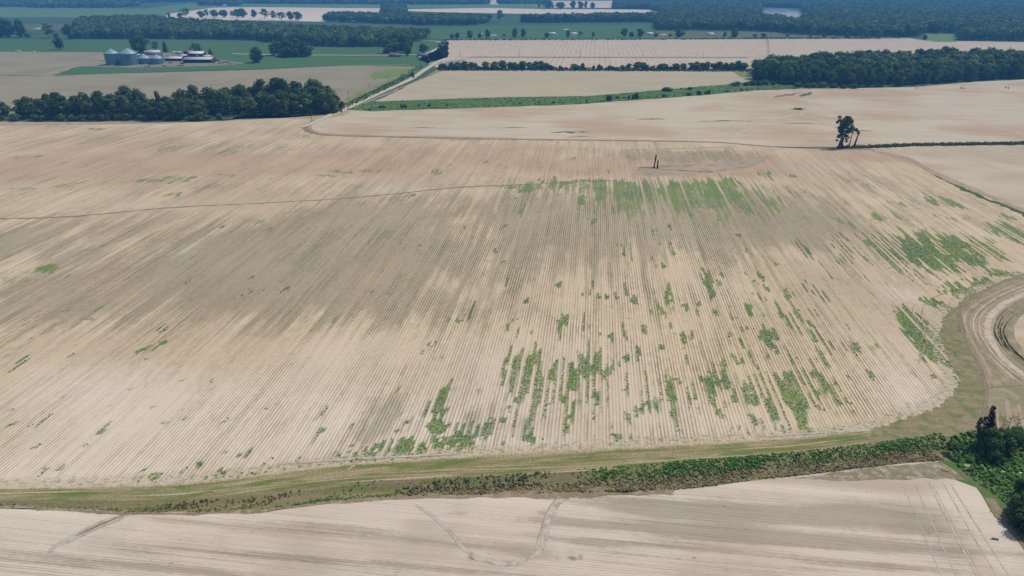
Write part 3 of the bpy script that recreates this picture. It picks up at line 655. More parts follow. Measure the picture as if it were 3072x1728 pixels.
# wheel tracks
ribbon('wheel_track', Ds([(1425, 1243), (1400, 1262), (1384, 1290), (1374, 1330), (1366, 1370), (1352, 1395), (1320, 1412)]), [2.0, 1.7, 1.2, .7], TRACKPALE, .09)
ribbon('wheel_track', Ds([(1412, 1243), (1386, 1270), (1370, 1300), (1358, 1340), (1346, 1380)]), [.35, .3, .2], DIRT, .11)
ribbon('wheel_track', Ds([(1320, 1414), (1270, 1418), (1200, 1405), (1165, 1380), (1130, 1335), (1090, 1300), (1040, 1268)]), [1.4, 1.2, 1.0, .8], TRACKPALE, .09)
ribbon('wheel_track', Ds([(330, 1290), (250, 1320), (180, 1355), (140, 1375), (120, 1395)]), [2.4, 1.6, 1.0], TRACKPALE, .09)
ribbon('wheel_track', Ds([(310, 1296), (240, 1326), (190, 1350)]), [.6, .4], DIRTDARK, .11)
for a, b, w in (((2335, 1212), (2540, 1600), .42), ((2343, 1212), (2551, 1600), .2), ((2372, 1215), (2600, 1600), .26), ((2300, 1216), (2480, 1600), .22), ((2390, 1216), (2640, 1600), .3), ((2270, 1218), (2440, 1600), .2)):
    ribbon('wheel_track', Ds([a, ((a[0] + b[0]) / 2 - 4, (a[1] + b[1]) / 2), b]), w, TRACKPALE, .09)
ribbon('wheel_track', Ds([(1160, 1141), (1000, 1150), (870, 1156), (740, 1165), (700, 1168)]), .7, TRACKPALE, .11)
ribbon('wheel_track', Ds([(1700, 1160), (1500, 1172), (1300, 1180), (1080, 1185)]), .4, DIRT, .11)
ribbon('wheel_track', Ds([(1100, 1192), (900, 1203), (700, 1222), (520, 1240)]), .4, DIRT, .11)
ribbon('wheel_track', Ds([(900, 1148), (888, 1172), (862, 1195)]), .7, DIRT, .11)
ribbon('wheel_track', Ds([(2310, 918), (2322, 880), (2328, 840), (2320, 800), (2330, 760), (2400, 728)]), .34, DIRT, .10)
ribbon('wheel_track', Ds([(2330, 880), (2318, 830), (2296, 790), (2300, 765)]), .3, DIRT, .10)
ribbon('wheel_track', Ds([(2200, 1082), (2050, 1090), (1900, 1100)]), .6, TRACKPALE, .10)
# low levee across the big field
ribbon('levee', Ds([(-200, 560), (0, 551), (200, 543), (420, 523), (640, 512), (840, 501), (1000, 487), (1150, 472), (1300, 465), (1480, 456), (1580, 452)]), [1.6, 1.4, 1.0, 1.2, 1.4, 1.0], DIRTDARK, .06, jit=.35)
# field corner with the two snags
sheet('bare_patch', Ds([(1590, 437), (1610, 420), (1660, 413), (1780, 412), (1850, 405), (1905, 395), (1930, 392), (1920, 408), (1880, 424), (1780, 434), (1680, 441), (1620, 444)]), grass_mat('bare_patch', (.36, .275, .19), (.43, .34, .245), (.28, .235, .15), .08), .05, 1.5, .8)
ribbon('track', Ds([(1620, 432), (1700, 436), (1800, 430), (1880, 418), (1922, 402), (1932, 390)]), 1.2, DIRT, .09)
ribbon('track', Ds([(1640, 424), (1672, 425)]), [.4, 1.6, .4], DIRTPALE, .09)
ribbon('track', Ds([(1560, 378), (1700, 374), (1800, 371), (1850, 368)]), .9, DIRTDARK, .06)

sheet('grove_floor', Gs([(-300, 338), (0, 340), (600, 338), (1000, 318), (1030, 322), (1010, 340), (800, 343), (716, 346), (680, 360), (300, 364), (-300, 366)]), GM_DARK, .13, 10, 1)
# farm track and field ends beyond the big field
MID = Ds([(860, 290), (885, 276), (935, 278), (1200, 270), (1450, 262), (1600, 251), (1750, 240), (1900, 227), (2000, 223), (2150, 222), (2300, 219), (2450, 206), (2576, 200), (2900, 185), (3300, 180), (3300, 372), (2576, 360), (2300, 362), (2150, 371), (1950, 372), (1860, 362), (1800, 357), (1400, 350), (1000, 344), (860, 340), (800, 335), (778, 325), (784, 312), (820, 300)])
sheet('pale_field', MID, FM_MID, .04, 12, .6)
sheet('field_end', Ds([(-400, 300), (0, 306), (300, 306), (560, 304), (600, 293), (640, 290), (780, 290), (850, 284), (885, 278), (860, 292), (790, 300), (700, 297), (600, 300), (400, 312), (0, 316), (-400, 318)]), DIRT, .05, 12, .8)
ribbon('track', Ds([(836, 286), (800, 302), (772, 314), (770, 326), (800, 337), (880, 342), (1000, 345), (1200, 349), (1400, 352), (1600, 354), (1800, 358), (1900, 366), (2000, 372), (2100, 374), (2200, 376)]), [5, 4.5, 4, 3.5, 3, 3, 3, 3.5], DIRTDARK, .07)
ribbon('track', Ds([(846, 287), (800, 306), (782, 316), (782, 325), (810, 334), (900, 339), (1000, 342), (1300, 347)]), 1.6, DIRT, .09)
ribbon('track', Ds([(1860, 367), (1930, 374), (2000, 377), (2120, 378), (2200, 379)]), 1.6, DIRTPALE, .09)
ribbon('track', Ds([(2190, 380), (2270, 395), (2330, 425), (2420, 465), (2576, 530), (2760, 612), (3000, 720)]), 4.2, DIRT, .08)
ribbon('strip_of_grass', Ds([(2340, 436), (2420, 474), (2500, 508), (2576, 540), (2760, 625)]), [1, 2.2, 2.6, 3, 2.5], GM_DITCHLINE, .07, jit=.4)
sheet('pale_field', Ds([(2200, 382), (2280, 394), (2340, 424), (2430, 464), (2576, 526), (2760, 606), (3000, 712), (3300, 640), (3300, 372), (2576, 367), (2360, 372)]), field_mat('pale_soil_right', (.50, .42, .33), (.37, .305, .23), ROWAZ + math.pi / 2, spacing=2.4, rowc=.3, passes=5, passc=.7, patch=(.30, .26, .18), patchc=.5, patchscale=.02, streak=.7, speck=.08), .05, 10, .5)
ribbon('wheel_track', Ds([(2340, 376), (2450, 405), (2560, 440), (2640, 470)]), 1.3, DIRTPALE, .09)
ribbon('ditch_line', Ds([(1950, 370), (2050, 371), (2120, 371), (2200, 370), (2300, 365), (2400, 363), (2576, 361), (3000, 357)]), [2, 4, 7, 9, 9, 8], GM_DITCHLINE, .10, jit=.2)
FARTRACK = grass_mat('far_track_sand', (.58, .50, .39), (.52, .44, .34), None, .1)
for pts, w in (([(1845, 340), (1900, 318), (1960, 298), (2005, 285)], 1.6), ([(2028, 245), (2040, 262), (2060, 275), (2012, 287), (2080, 305), (2120, 330)], 1.6), ([(1990, 303), (2060, 312), (2110, 322)], 1.5), ([(2280, 305), (2420, 296), (2576, 285), (2700, 280)], 2.2), ([(2420, 298), (2500, 318), (2600, 345)], 1.6), ([(2180, 228), (2300, 250), (2430, 290)], 1.6), ([(1330, 330), (1500, 322), (1650, 326)], 1.2)):
    ribbon('wheel_track', Ds(pts), w * 1.4, FARTRACK, .07)
ribbon('damp_hollow', Ds([(1948, 245), (1975, 240), (1998, 236), (2016, 233)]), [2, 9, 8, 2], DIRTDARK, .07, jit=.3)
ribbon('damp_hollow', Ds([(2012, 243), (2026, 239), (2040, 232)]), [3, 7, 2], GM_OLIVE, .075, jit=.3)
for x0, x1, y, w in ((1380, 1490, 333, 5), (1130, 1210, 353, 3), (2090, 2200, 330, 4), (1750, 1900, 305, 4), (1250, 1330, 322, 3), (1600, 1680, 300, 4), (1950, 2080, 312, 3), (1020, 1100, 322, 3), (1420, 1500, 345, 2)):
    ribbon('damp_hollow', Ds([(x0, y + 1), ((x0 + x1) / 2, y - 1), (x1, y)]), [.5, w, .5], DIRTDARK if w == 3 else GM_OLIVE, .06, jit=.4)

# green strip, stubble field, hedge line
STRIP = Ds([(868, 277), (905, 262), (935, 256), (1100, 250), (1250, 245), (1480, 242), (1600, 232), (1750, 219), (1850, 211), (1990, 208), (2060, 214), (2150, 221), (2000, 224), (1900, 228), (1750, 241), (1600, 252), (1450, 263), (1200, 271), (935, 280)])
sheet('green_strip', STRIP, GM_STRIP, .08, 10, 1.0)
sheet('stubble_field', Ds([(935, 257), (960, 248), (1020, 218), (1070, 194), (1112, 178), (1300, 177), (1600, 178), (1895, 180), (1925, 200), (1850, 211), (1750, 219), (1600, 232), (1480, 242), (1250, 245), (1100, 250)]), FM_STUB, .06, 14, .8)
sheet('green_strip', Ds([(1845, 181), (1885, 181), (1925, 200), (1900, 205), (1862, 193)]), GM_YELLOW, .10, 8, .8)
ribbon('hedge_bank', Ds([(1095, 172), (1130, 176), (1300, 175.5), (1600, 177), (1900, 178)]), [8, 14, 14, 14, 16], GM_DITCHLINE, .10)
# far row field and the road
FAR = Ds([(1050, 150), (1105, 120), (1128, 101), (1300, 99.5), (1600, 98), (1960, 96), (2285, 96), (2330, 102), (2576, 106), (3000, 106), (3200, 128), (2576, 145), (1890, 176), (1300, 174), (1100, 170)])
sheet('row_field', FAR, FM_FAR, .06, 20, 1.0)
ROAD = Gs([(900, 384), (936, 370), (983, 349), (1060, 316), (1111, 292), (1185, 259), (1236, 235.5), (1275, 209), (1319, 183), (1355, 172), (1420, 170.5), (1536, 170.5), (1900, 171), (2246, 171.5), (2600, 172)])
sheet('road_verge', Gs([(968, 350), (1030, 312), (1090, 285), (1150, 258), (1215, 232), (1265, 204), (1310, 181), (1335, 174), (1325, 186), (1282, 212), (1240, 238), (1190, 261), (1115, 295), (1065, 318), (990, 352)]), GM_STRIP, .08, 12, .8)
sheet('road_verge', Gs([(1000, 349), (1075, 318), (1120, 296), (1200, 262), (1260, 240), (1310, 210), (1340, 184), (1400, 176), (1330, 208), (1290, 226), (1240, 248), (1160, 284)]), grass_mat('verge_soil', (.27, .225, .165), (.34, .28, .21), (.22, .20, .12), .05), .09, 12, .8)
ribbon('gravel_road', ROAD[:11], [5.5, 6.5, 6.5, 6.5, 7, 7], GRAVEL, .13, step=8, jit=.05)
ribbon('gravel_road', ROAD[9:], [7, 5, 5, 5], DIRTDARK, .12, step=8, jit=.05)
ribbon('road_verge', Gs([(1400, 172.5), (1536, 172.6), (1900, 173.2), (2246, 173.5)]), 6, GM_OLIVE, .10)
ribbon('driveway', Gs([(690, 161), (768, 163), (934, 165), (1100, 165.5), (1235, 164), (1282, 159), (1310, 146), (1330, 131), (1320, 126), (1300, 123), (1262, 122)]), 5.5, GRAVEL, .14, step=8)

# land west of the road
sheet('grey_field', Gs([(-500, 156), (0, 155), (310, 157), (330, 200), (230, 200), (175, 222), (150, 230), (120, 228), (0, 224), (-500, 222)]), FM_GREY, .04, 15, 1)
sheet('grey_field', Gs([(-500, 224), (0, 225), (120, 229), (460, 218), (768, 210), (1000, 199), (1240, 194), (1250, 199), (1150, 256), (1030, 312), (980, 345), (900, 352), (600, 366), (-500, 366)]), FM_GREY, .05, 15, 1)
sheet('green_field', Gs([(-500, 118), (0, 118), (300, 118), (768, 122), (1000, 142), (1180, 142), (1240, 128), (1330, 120), (1345, 126), (1345, 172), (1310, 181), (1265, 200), (1000, 197), (768, 207), (460, 216), (150, 230), (235, 200), (340, 196), (330, 156), (0, 154), (-500, 155)]), GM_FIELD, .06, 15, 1)
sheet('farm_yard', Gs([(232, 199), (300, 190), (420, 186), (440, 160), (520, 158), (630, 160), (640, 175), (730, 190), (690, 196), (560, 200), (400, 203), (300, 201)]), YARD, .10, 8, 1)
ribbon('track', Gs([(-200, 222), (0, 223.5), (120, 224.5), (150, 229), (300, 223), (460, 218.5), (768, 210), (1000, 199), (1240, 194)]), [4, 4, 3.5, 3], DIRT, .12, step=8)
ribbon('track', Gs([(-200, 155), (0, 154.5), (320, 156)]), 4, GM_YELLOW, .12, step=8)
ribbon('track', Gs([(125, 226), (190, 209), (240, 199), (310, 192)]), [8, 6, 5, 4], DIRT, .11, step=8)
ribbon('track', Gs([(400, 262), (520, 255), (640, 250), (700, 236)]), 3, DIRT, .10, step=8)
ribbon('track', Gs([(60, 262), (90, 252), (160, 258), (300, 270), (460, 262)]), 3, DIRT, .10, step=8)
sheet('grass_patch', Gs([(1108, 233), (1122, 217), (1150, 211), (1196, 206), (1238, 204), (1226, 220), (1196, 230), (1160, 236), (1130, 240)]), GM_YELLOW, .09, 4, 4)
sheet('grass_patch', Gs([(1165, 240), (1200, 232), (1120, 272), (1060, 300), (1000, 336), (975, 338), (1030, 298), (1095, 268)]), grass_mat('verge_mix', (.20, .22, .075), (.27, .24, .13), (.15, .19, .06), .05), .10, 6, 2)
# far fields
sheet('far_field', Gs([(-900, 19), (100, 22), (430, 26), (600, 6), (720, 20), (780, 22), (640, 26), (520, 40), (480, 52), (0, 52), (-900, 52)]), GM_LIGHT, .1, 60, 3)
sheet('far_field', Gs([(-900, 69), (215, 71), (225, 92), (-900, 94)]), GM_OLIVE, .1, 60, 3)
sheet('far_field', Gs([(480, 64), (505, 42), (640, 23), (768, 21), (1150, 25), (1230, 40), (1150, 64), (980, 66), (900, 64), (768, 61), (560, 60)]), FM_WHITE, .15, 60, 3)
sheet('far_field', Gs([(700, 9), (1160, 11), (1700, 13), (1700, 25), (1190, 25), (1150, 24), (768, 19.5), (700, 18)]), GM_LIGHT, .12, 60, 3)
sheet('far_field', Gs([(1160, 31), (1210, 28), (1450, 24), (1640, 27), (1947, 29), (2010, 44), (1960, 62), (1860, 49), (1536, 41), (1300, 36)]), FM_WHITE, .15, 60, 3)
sheet('far_field', Gs([(1180, 95), (1200, 84), (1536, 78), (1966, 74), (1970, 93), (2300, 97), (2300, 118), (1966, 118), (1320, 119), (1250, 112)]), GM_FIELD, .1, 40, 3)
sheet('far_field', Gs([(1968, 92), (2304, 96), (2700, 112), (2700, 116), (1968, 118)]), GM_OLIVE, .13, 40, 3)
sheet('far_field', Gs([(2776, 100), (2868, 100), (2872, 126), (2800, 126), (2770, 118)]), GM_LIGHT, .15, 40, 2)
sheet('far_field', Gs([(1470, -6), (1496, -6), (1494, 14), (1468, 13)]), FM_WHITE, .15, 60, 2)
sheet('far_field', Gs([(1650, 2), (1850, 2), (1850, 24), (1650, 22)]), FM_WHITE, .15, 60, 2)
sheet('lake', Gs([(2296, 27), (2335, 24), (2380, 29), (2402, 38), (2412, 52), (2396, 68), (2372, 68), (2350, 56), (2310, 52), (2284, 42)]), WATER, .2, 40, 2, True)
sheet('sand_patch', Gs([(98, 86), (120, 83), (140, 85), (120, 88)]), DIRTPALE, .2, 20, 1)
for x, y in ((1658, 103), (1722, 104), (1950, 103), (1990, 104), (2132, 104), (1480, 105), (1700, 88)):
    sheet('sand_patch', Gs([(x - 14, y + 1), (x, y - 1.5), (x + 14, y), (x + 4, y + 2)]), DIRTPALE, .2, 20, 1)
ribbon('field_edge', Gs([(1330, 119), (1536, 118), (1966, 117.5), (2300, 114), (2600, 113)]), 14, GM_DARK, .16, step=15)

# ------------------------------------------------------------------ trees
def uvec(n, rng=NR):
    v = rng.normal(size=(n, 3)); return v / np.linalg.norm(v, axis=1, keepdims=True)


GREENS = np.array([(.078, .132, .040), (.100, .160, .044), (.062, .112, .042), (.130, .185, .052), (.085, .128, .060)])


def crown(lobes, n, size, base=None, flat=.5, rng=NR, greens=GREENS):
    """leaf clumps spread through a set of lobes: (x, y, z, rx, ry, rz)"""
    L = np.array(lobes, float); w = (L[:, 3] * L[:, 4] * L[:, 5]) ** (2 / 3); w /= w.sum()
    k = rng.choice(len(L), n, p=w); d = uvec(n, rng)
    r = .62 + .42 * rng.random(n) ** .6
    c = L[k, :3] + d * L[k, 3:6] * r[:, None] + rng.normal(size=(n, 3)) * size * .35
    nor = d * np.array((1, 1, 1.1)) + uvec(n, rng) * flat + np.array((0, 0, .15))
    tint = greens[rng.integers(0, len(greens), len(L))][k] * rng.uniform(.75, 1.3, (n, 1))
    sz = size * rng.uniform(.55, 1.45, n)
    return MB().leaves(c, nor, sz, tint, rng)


def trunk_mb(h, r, limbs, rng, lean=(0, 0)):
    m = MB(); top = np.array((lean[0], lean[1], h))
    m.tube([(0, 0, -.3), (0, 0, .4), top * .5 + np.array((rng.normal() * .1, rng.normal() * .1, 0)), top], [r * 1.5, r, r * .8, r * .55], 7)
    for e in limbs:
        e = np.array(e, float); b = top * rng.uniform(.6, .98); mid = b * .5 + e * .5 + np.array((0, 0, .08 * np.linalg.norm(e - b)))
        m.tube([b, mid, e], [r * .42, r * .28, r * .10], 5)
    return m


PROTO = {}


def proto(key, H, Wd, lobes, n, size, th, tr, seed, lean=(0, 0), limbs=None, bark=None, greens=GREENS, leaf=None):
    rng = np.random.default_rng(seed)
    lb = limbs if limbs is not None else [l[:3] for l in lobes[:7]]
    PROTO[key] = (crown(lobes, n, size, rng=rng, greens=greens).mesh('crown', leaf or LEAF), trunk_mb(th, tr, lb, rng, lean).mesh('trunk', bark or BARK), H, Wd)


def lobes_ball(seed, H, Wd, zb, k, rmin, rmax, top=1.0, ragged=.15):
    r = random.Random(seed); out = [(0, 0, (zb + H) / 2, Wd * .30, Wd * .30, (H - zb) * .36)]
    for i in range(k):
        a = r.uniform(0, 6.283); t = (i + .5) / k; z = zb + (H - zb) * t
        prof = math.sqrt(max(.05, 1 - (2 * t - 1 + .1) ** 2)) * top
        R_ = r.uniform(rmin, rmax) * Wd / 2
        d = max(0, Wd / 2 * prof - R_ * .8) * r.uniform(.75, 1.0 + ragged)
        out.append((d * math.cos(a), d * math.sin(a), min(z, H - R_ * .8), R_, R_, R_ * r.uniform(.75, .95)))
    return out


for i in range(5): proto('full%d' % i, 18, 13, lobes_ball(40 + i, 18, 13, 1.6, 19, .30, .46), 1500, 1.0, 7, .35, 60 + i)
for i in range(4): proto('round%d' % i, 14, 12, lobes_ball(80 + i, 14, 12, 3.0, 14, .32, .48), 1000, 1.0, 5, .32, 90 + i)
for i in range(3): proto('tall%d' % i, 22, 11, lobes_ball(120 + i, 22, 11, 5.0, 20, .28, .44, ragged=.3), 1400, 1.0, 12, .36, 130 + i)
for i in range(3): proto('shrub%d' % i, 4, 5, lobes_ball(160 + i, 4, 5, .1, 9, .35, .5), 420, .55, 1.0, .10, 170 + i)
for i in range(2): proto('thin%d' % i, 16, 11, lobes_ball(200 + i, 16, 11, 4.5, 13, .24, .36, ragged=.35), 520, .85, 8, .25, 210 + i)
proto('open', 18, 17, [(-5, 0, 13, 2.6, 2.4, 2.0), (-2, 1, 16, 2.4, 2.4, 1.9), (2, 0, 16.2, 2.6, 2.4, 1.8), (5.5, 0, 14, 2.4, 2.4, 2.2), (6.5, 0, 10.5, 2.2, 2, 2.0), (-6.5, 0, 10, 2.2, 2.2, 1.8), (-2, 0, 11, 2.6, 2.4, 2.2), (2.5, 0, 11.5, 2.4, 2.2, 2.0), (-4, 0, 6.5, 2.2, 2, 1.8), (4.5, 0, 6, 2.4, 2.2, 2.0), (0, 0, 7.5, 2, 2, 2.2), (-1, 0, 4, 1.8, 1.8, 1.6)], 620, .95, 9, .45, 262)
PALEG = np.array([(.115, .125, .085), (.13, .13, .095), (.10, .11, .08)])
proto('pale', 12, 12, lobes_ball(240, 12, 12, 1.5, 14, .28, .42), 620, .75, 5, .25, 241, greens=PALEG)
proto('cone', 8, 4.6, [(0, 0, .6 + .75 * i, 2.3 * (1 - i / 10.5), 2.3 * (1 - i / 10.5), .9) for i in range(10)], 900, .5, 3, .16, 251, limbs=[])
proto('spire', 15, 5.5, [(0, 0, 1 + 1.35 * i, 2.7 * math.sqrt(1 - i / 11), 2.7 * math.sqrt(1 - i / 11), 1.5) for i in range(10)], 1000, .8, 7, .22, 255, limbs=[])
NEARG = np.array([(.055, .102, .032), (.075, .130, .038), (.046, .086, .030), (.095, .155, .042)])
for i in range(3): proto('near%d' % i, 8, 8, lobes_ball(300 + i, 8, 8, .3, 26, .26, .40), 5200, .34, 3, .2, 310 + i, greens=NEARG)

COUNT = [0]


def put_tree(px, pb, pt, wd, key, label, group=None, name='broadleaf_tree', cat='tree', H=None, z=0.0):
    cm, tm, h0, w0 = PROTO[key]; p = G(px, pb) if not isinstance(px, np.ndarray) else px
    if H is None: H = hgt(pb, pt); w = wd * mpp(pb)
    else: w = wd
    r = thing(name, (p[0], p[1], z), label, cat, group, R.uniform(0, 6.28)); r.scale = (w / w0, w / w0, H / h0)
    for nm, me in (('crown', cm), ('trunk', tm)):
        o = bpy.data.objects.new(nm, me); C.objects.link(o); o.parent = r
    COUNT[0] += 1
    return r


def pick(*k): return R.choice(k)


FULL = ['full%d' % i for i in range(5)]; ROUND = ['round%d' % i for i in range(4)]; TALL = ['tall%d' % i for i in range(3)]; SHRUB = ['shrub%d' % i for i in range(3)]
# grove at the left, outline trees first
GL = 'trees of the grove left of the gravel road'
for px, pt, w in ((10, 305, 40), (70, 299, 46), (92, 290, 40), (118, 297, 34), (152, 283, 44), (182, 277, 46), (204, 298, 40), (236, 287, 40), (266, 279, 50), (310, 273, 44), (345, 283, 56), (390, 258, 52), (424, 268, 46), (448, 297, 40), (508, 290, 44), (552, 268, 50), (588, 256, 44), (636, 262, 60)):
    put_tree(px, R.uniform(342, 356), pt, w * 1.15, pick(*TALL, *FULL), 'tall dark leafy tree rising from the western half of the grove left of the road', GL)
put_tree(483, 347, 271, 26, 'spire', 'narrow pointed evergreen standing above its neighbours in the grove left of the road', GL, 'conifer_tree')
for px, pt, w in ((686, 262, 52), (730, 253, 52), (762, 262, 46), (792, 238, 46), (836, 235, 58), (858, 238, 50), (893, 244, 54), (944, 238, 58), (963, 247, 50), (985, 259, 50), (1000, 275, 40)):
    put_tree(px, R.uniform(318, 332), pt, w * 1.15, pick(*FULL), 'big dense round tree in the eastern half of the grove beside the gravel road', GL)
for k in range(13):
    px = 165 + k * 37 + R.uniform(-8, 8)
    put_tree(px, 358 + R.uniform(-5, 3), 296 + R.uniform(-10, 18), 46, pick(*FULL), 'lower full tree along the field edge of the grove left of the road', GL)
for k in range(9):
    px = 640 + k * 41 + R.uniform(-8, 8)
    put_tree(px, 351 - k * .9 + R.uniform(-8, 2), 278 + R.uniform(-10, 20), 52, pick(*FULL), 'dark tree at the field edge of the grove close to the gravel road', GL)
for k in range(26):
    px = 160 + k * 33 + R.uniform(-12, 12)
    put_tree(px, (349 if px < 640 else 336) + R.uniform(-7, 6), 300 + R.uniform(-14, 14) - (px > 640) * 22, 44, pick(*FULL), 'dark tree in the middle of the grove left of the road, hidden among its neighbours', GL)
GS = 'bushes under the grove left of the gravel road'
for k in range(24):
    px = -15 + k * 29 + R.uniform(-9, 9)
    put_tree(px, 361 + R.uniform(-3, 2) - (2 if px > 600 else 0), 0, R.uniform(6, 11), pick(*SHRUB), 'low dark bush along the foot of the grove left of the road', GS, 'bush', 'bush', H=R.uniform(3.5, 7))
for px, pb in ((120, 345), (140, 350), (108, 352), (150, 340)):
    put_tree(px, pb, 0, 9, pick(*SHRUB), 'brighter green bush in the open gap of the grove left of the road', 'bushes in the gap of the left grove', 'bush', 'bush', H=4.5)
put_tree(1026, 322, 303, 24, 'shrub0', 'small bush between the grove and the gravel road', None, 'bush', 'bush')

# grove at the right: the trees that show largest stand alone, the rest is one wood
def scatter(poly, sp, far=0.0, holes=()):
    P = np.array(Gs(poly)); x0, y0 = P[:, :2].min(0); x1, y1 = P[:, :2].max(0); out = []
    y = y0
    while y < y1:
        s = max(sp, (y - far) * .0062 if far else sp)
        xs = np.arange(x0, x1, s); yy = y + NR.uniform(-.45, .45, len(xs)) * s; xs = xs + NR.uniform(-.45, .45, len(xs)) * s
        ok = inside(P, xs, yy)
        for h in holes: ok &= ~inside(Gs(h), xs, yy)
        out.append(np.stack([xs[ok], yy[ok], np.full(ok.sum(), s)], 1)); y += s
    return np.concatenate(out)


def woods(name, pts, hmin, hmax, k, label, leafk=.42, dirdown=-.35):
    n = len(pts); sp = pts[:, 2]; H = NR.uniform(hmin, hmax, n); W2 = np.maximum(sp * .62, 4.5) * NR.uniform(.8, 1.35, n)
    d = NR.normal(size=(n, k, 3)); d /= np.linalg.norm(d, axis=2, keepdims=True)
    d[:, :, 2] = np.where(d[:, :, 2] < dirdown, -d[:, :, 2], d[:, :, 2])
    ph = NR.uniform(0, 6.28, (n, 1, 4)); a = np.arctan2(d[:, :, 1], d[:, :, 0])
    lump = 1 + .17 * np.sin(3 * a + ph[:, :, 0] + 4 * d[:, :, 2]) + .12 * np.sin(5 * a + ph[:, :, 1] - 5 * d[:, :, 2])
    az = np.minimum(H * .42, W2 * .85)
    ax = np.stack([W2, W2, az], 1)[:, None]
    c = d * ax * lump[:, :, None] * NR.uniform(.72, 1.04, (n, k, 1))
    c[:, :, 0] += pts[:, None, 0]; c[:, :, 1] += pts[:, None, 1]; c[:, :, 2] += (H - az)[:, None]
    low = NR.random((n, k)) < .16; c[:, :, 2] = np.where(low, c[:, :, 2] * NR.uniform(.1, .75, (n, k)), c[:, :, 2])
    nor = d + NR.normal(size=(n, k, 3)) * .25
    g = GREENS[NR.integers(0, len(GREENS), n)] * NR.uniform(.6, 1.5, (n, 1))
    col = g[:, None] * NR.uniform(.8, 1.2, (n, k, 1))
    size = (W2 * leafk)[:, None] * NR.uniform(.6, 1.4, (n, k))
    o = MB().leaves(c.reshape(-1, 3), nor.reshape(-1, 3), size.reshape(-1), col.reshape(-1, 3)).obj(name, WOODLEAF)
    return tag(o, label, 'woodland', kind='stuff')


RG = [(1895 * K, 203 * K), (1990 * K, 214 * K), (2150 * K, 219 * K), (2300 * K, 216 * K), (2450 * K, 204 * K), (2576 * K, 197 * K), (2800 * K, 188 * K), (2800 * K, 163 * K), (2576 * K, 168 * K), (2480 * K, 158 * K), (2400 * K, 156 * K), (2300 * K, 163 * K), (2140 * K, 167 * K), (2070 * K, 171 * K), (1990 * K, 177 * K), (1895 * K, 180 * K)]
pts = scatter(RG, 10.5); pts = pts[np.argsort(pts[:, 1])]
GR = 'trees of the large grove at the right'
for i, p in enumerate(pts):
    if i < 112:
        h = R.uniform(13, 22); hw = R.uniform(10.5, 15)
        side = 'left' if p[0] < 330 else ('middle' if p[0] < 420 else 'right')
        put_tree(np.array((p[0], p[1], 0)), 0, 0, hw, pick(*FULL, *ROUND), 'dark dense tree in the front rows of the large right grove, %s stretch' % side, GR, H=h)
woods('grove', pts[112:], 12, 23, 300, 'tightly packed crowns filling the back of the large right grove', .26)
for px, pb, w, h in ((2395, 261, 11, 6), (2420, 262, 9, 4), (2440, 262, 10, 5), (2465, 263, 12, 6), (2500, 264, 10, 4), (2530, 265, 9, 4), (2560, 265, 10, 5)):
    put_tree(px, pb, 0, w, pick(*SHRUB), 'light green bush at the foot of the large right grove', 'bushes in front of the right grove', 'bush', 'bush', H=h)

# hedgerow between the stubble field and the far row field
HR = [(1330, 188, 16), (1352, 186, 18), (1371, 184, 18), (1394, 180, 22), (1414, 186, 16), (1427, 185, 14), (1458, 184, 16), (1484, 186, 20), (1512, 182, 20), (1532, 181, 16), (1545, 183, 18), (1568, 182, 24), (1590, 185, 18), (1606, 184, 18), (1626, 184, 18), (1642, 185, 16),
      (1727, 189, 18), (1748, 188, 12), (1885, 190, 14), (1909, 182, 20), (1928, 189, 20), (1989, 188, 22), (2029, 186, 20), (2052, 188, 15), (2071, 186, 18), (2088, 184, 20), (2106, 187, 18), (2124, 186, 18), (2142, 187, 18), (2160, 185, 18), (2178, 186, 18), (2196, 185, 20), (2214, 183, 18), (2232, 184, 20)]
for i, (px, pt, w) in enumerate(HR):
    where = 'the western run of the hedgerow near the gravel road' if px < 1660 else ('the gappy middle of the hedgerow' if px < 2000 else 'the eastern run of the hedgerow next to the big grove')
    put_tree(px + R.uniform(-3, 3), 208.5 + R.uniform(-1.5, .6), pt + R.uniform(-1.5, 5), w * R.uniform(1.15, 1.75), pick(*ROUND, 'full0', 'full1', 'full2', 'full3'), 'compact dark tree in ' + where, 'trees of the hedgerow between two fields')
for px, w, h in ((1318, 4, 4.5), (1443, 5, 3), (1660, 6, 4), (1680, 7, 5), (1700, 5, 3), (1781, 6, 5), (1797, 6, 6.5), (1850, 7, 2.5), (1875, 5, 2.5), (1960, 5, 5.5), (1955, 6, 4), (2010, 8, 4), (1820, 7, 2.5)):
    put_tree(px, 208.5, 0, w, pick(*SHRUB), 'small bush in a gap of the hedgerow between two fields', 'bushes in the hedgerow gaps', 'bush', 'bush', H=h)

for k in range(66):
    px = R.choice((R.uniform(1325, 1660), R.uniform(1325, 1660), R.uniform(1720, 2010), R.uniform(2010, 2240), R.uniform(2010, 2240)))
    put_tree(px, 208.5 + R.uniform(-1, .8), 0, R.uniform(5, 10), pick(*SHRUB), 'low bush filling the foot of the hedgerow between two fields', 'bushes along the hedgerow foot', 'bush', 'bush', H=R.uniform(2.2, 6.0))
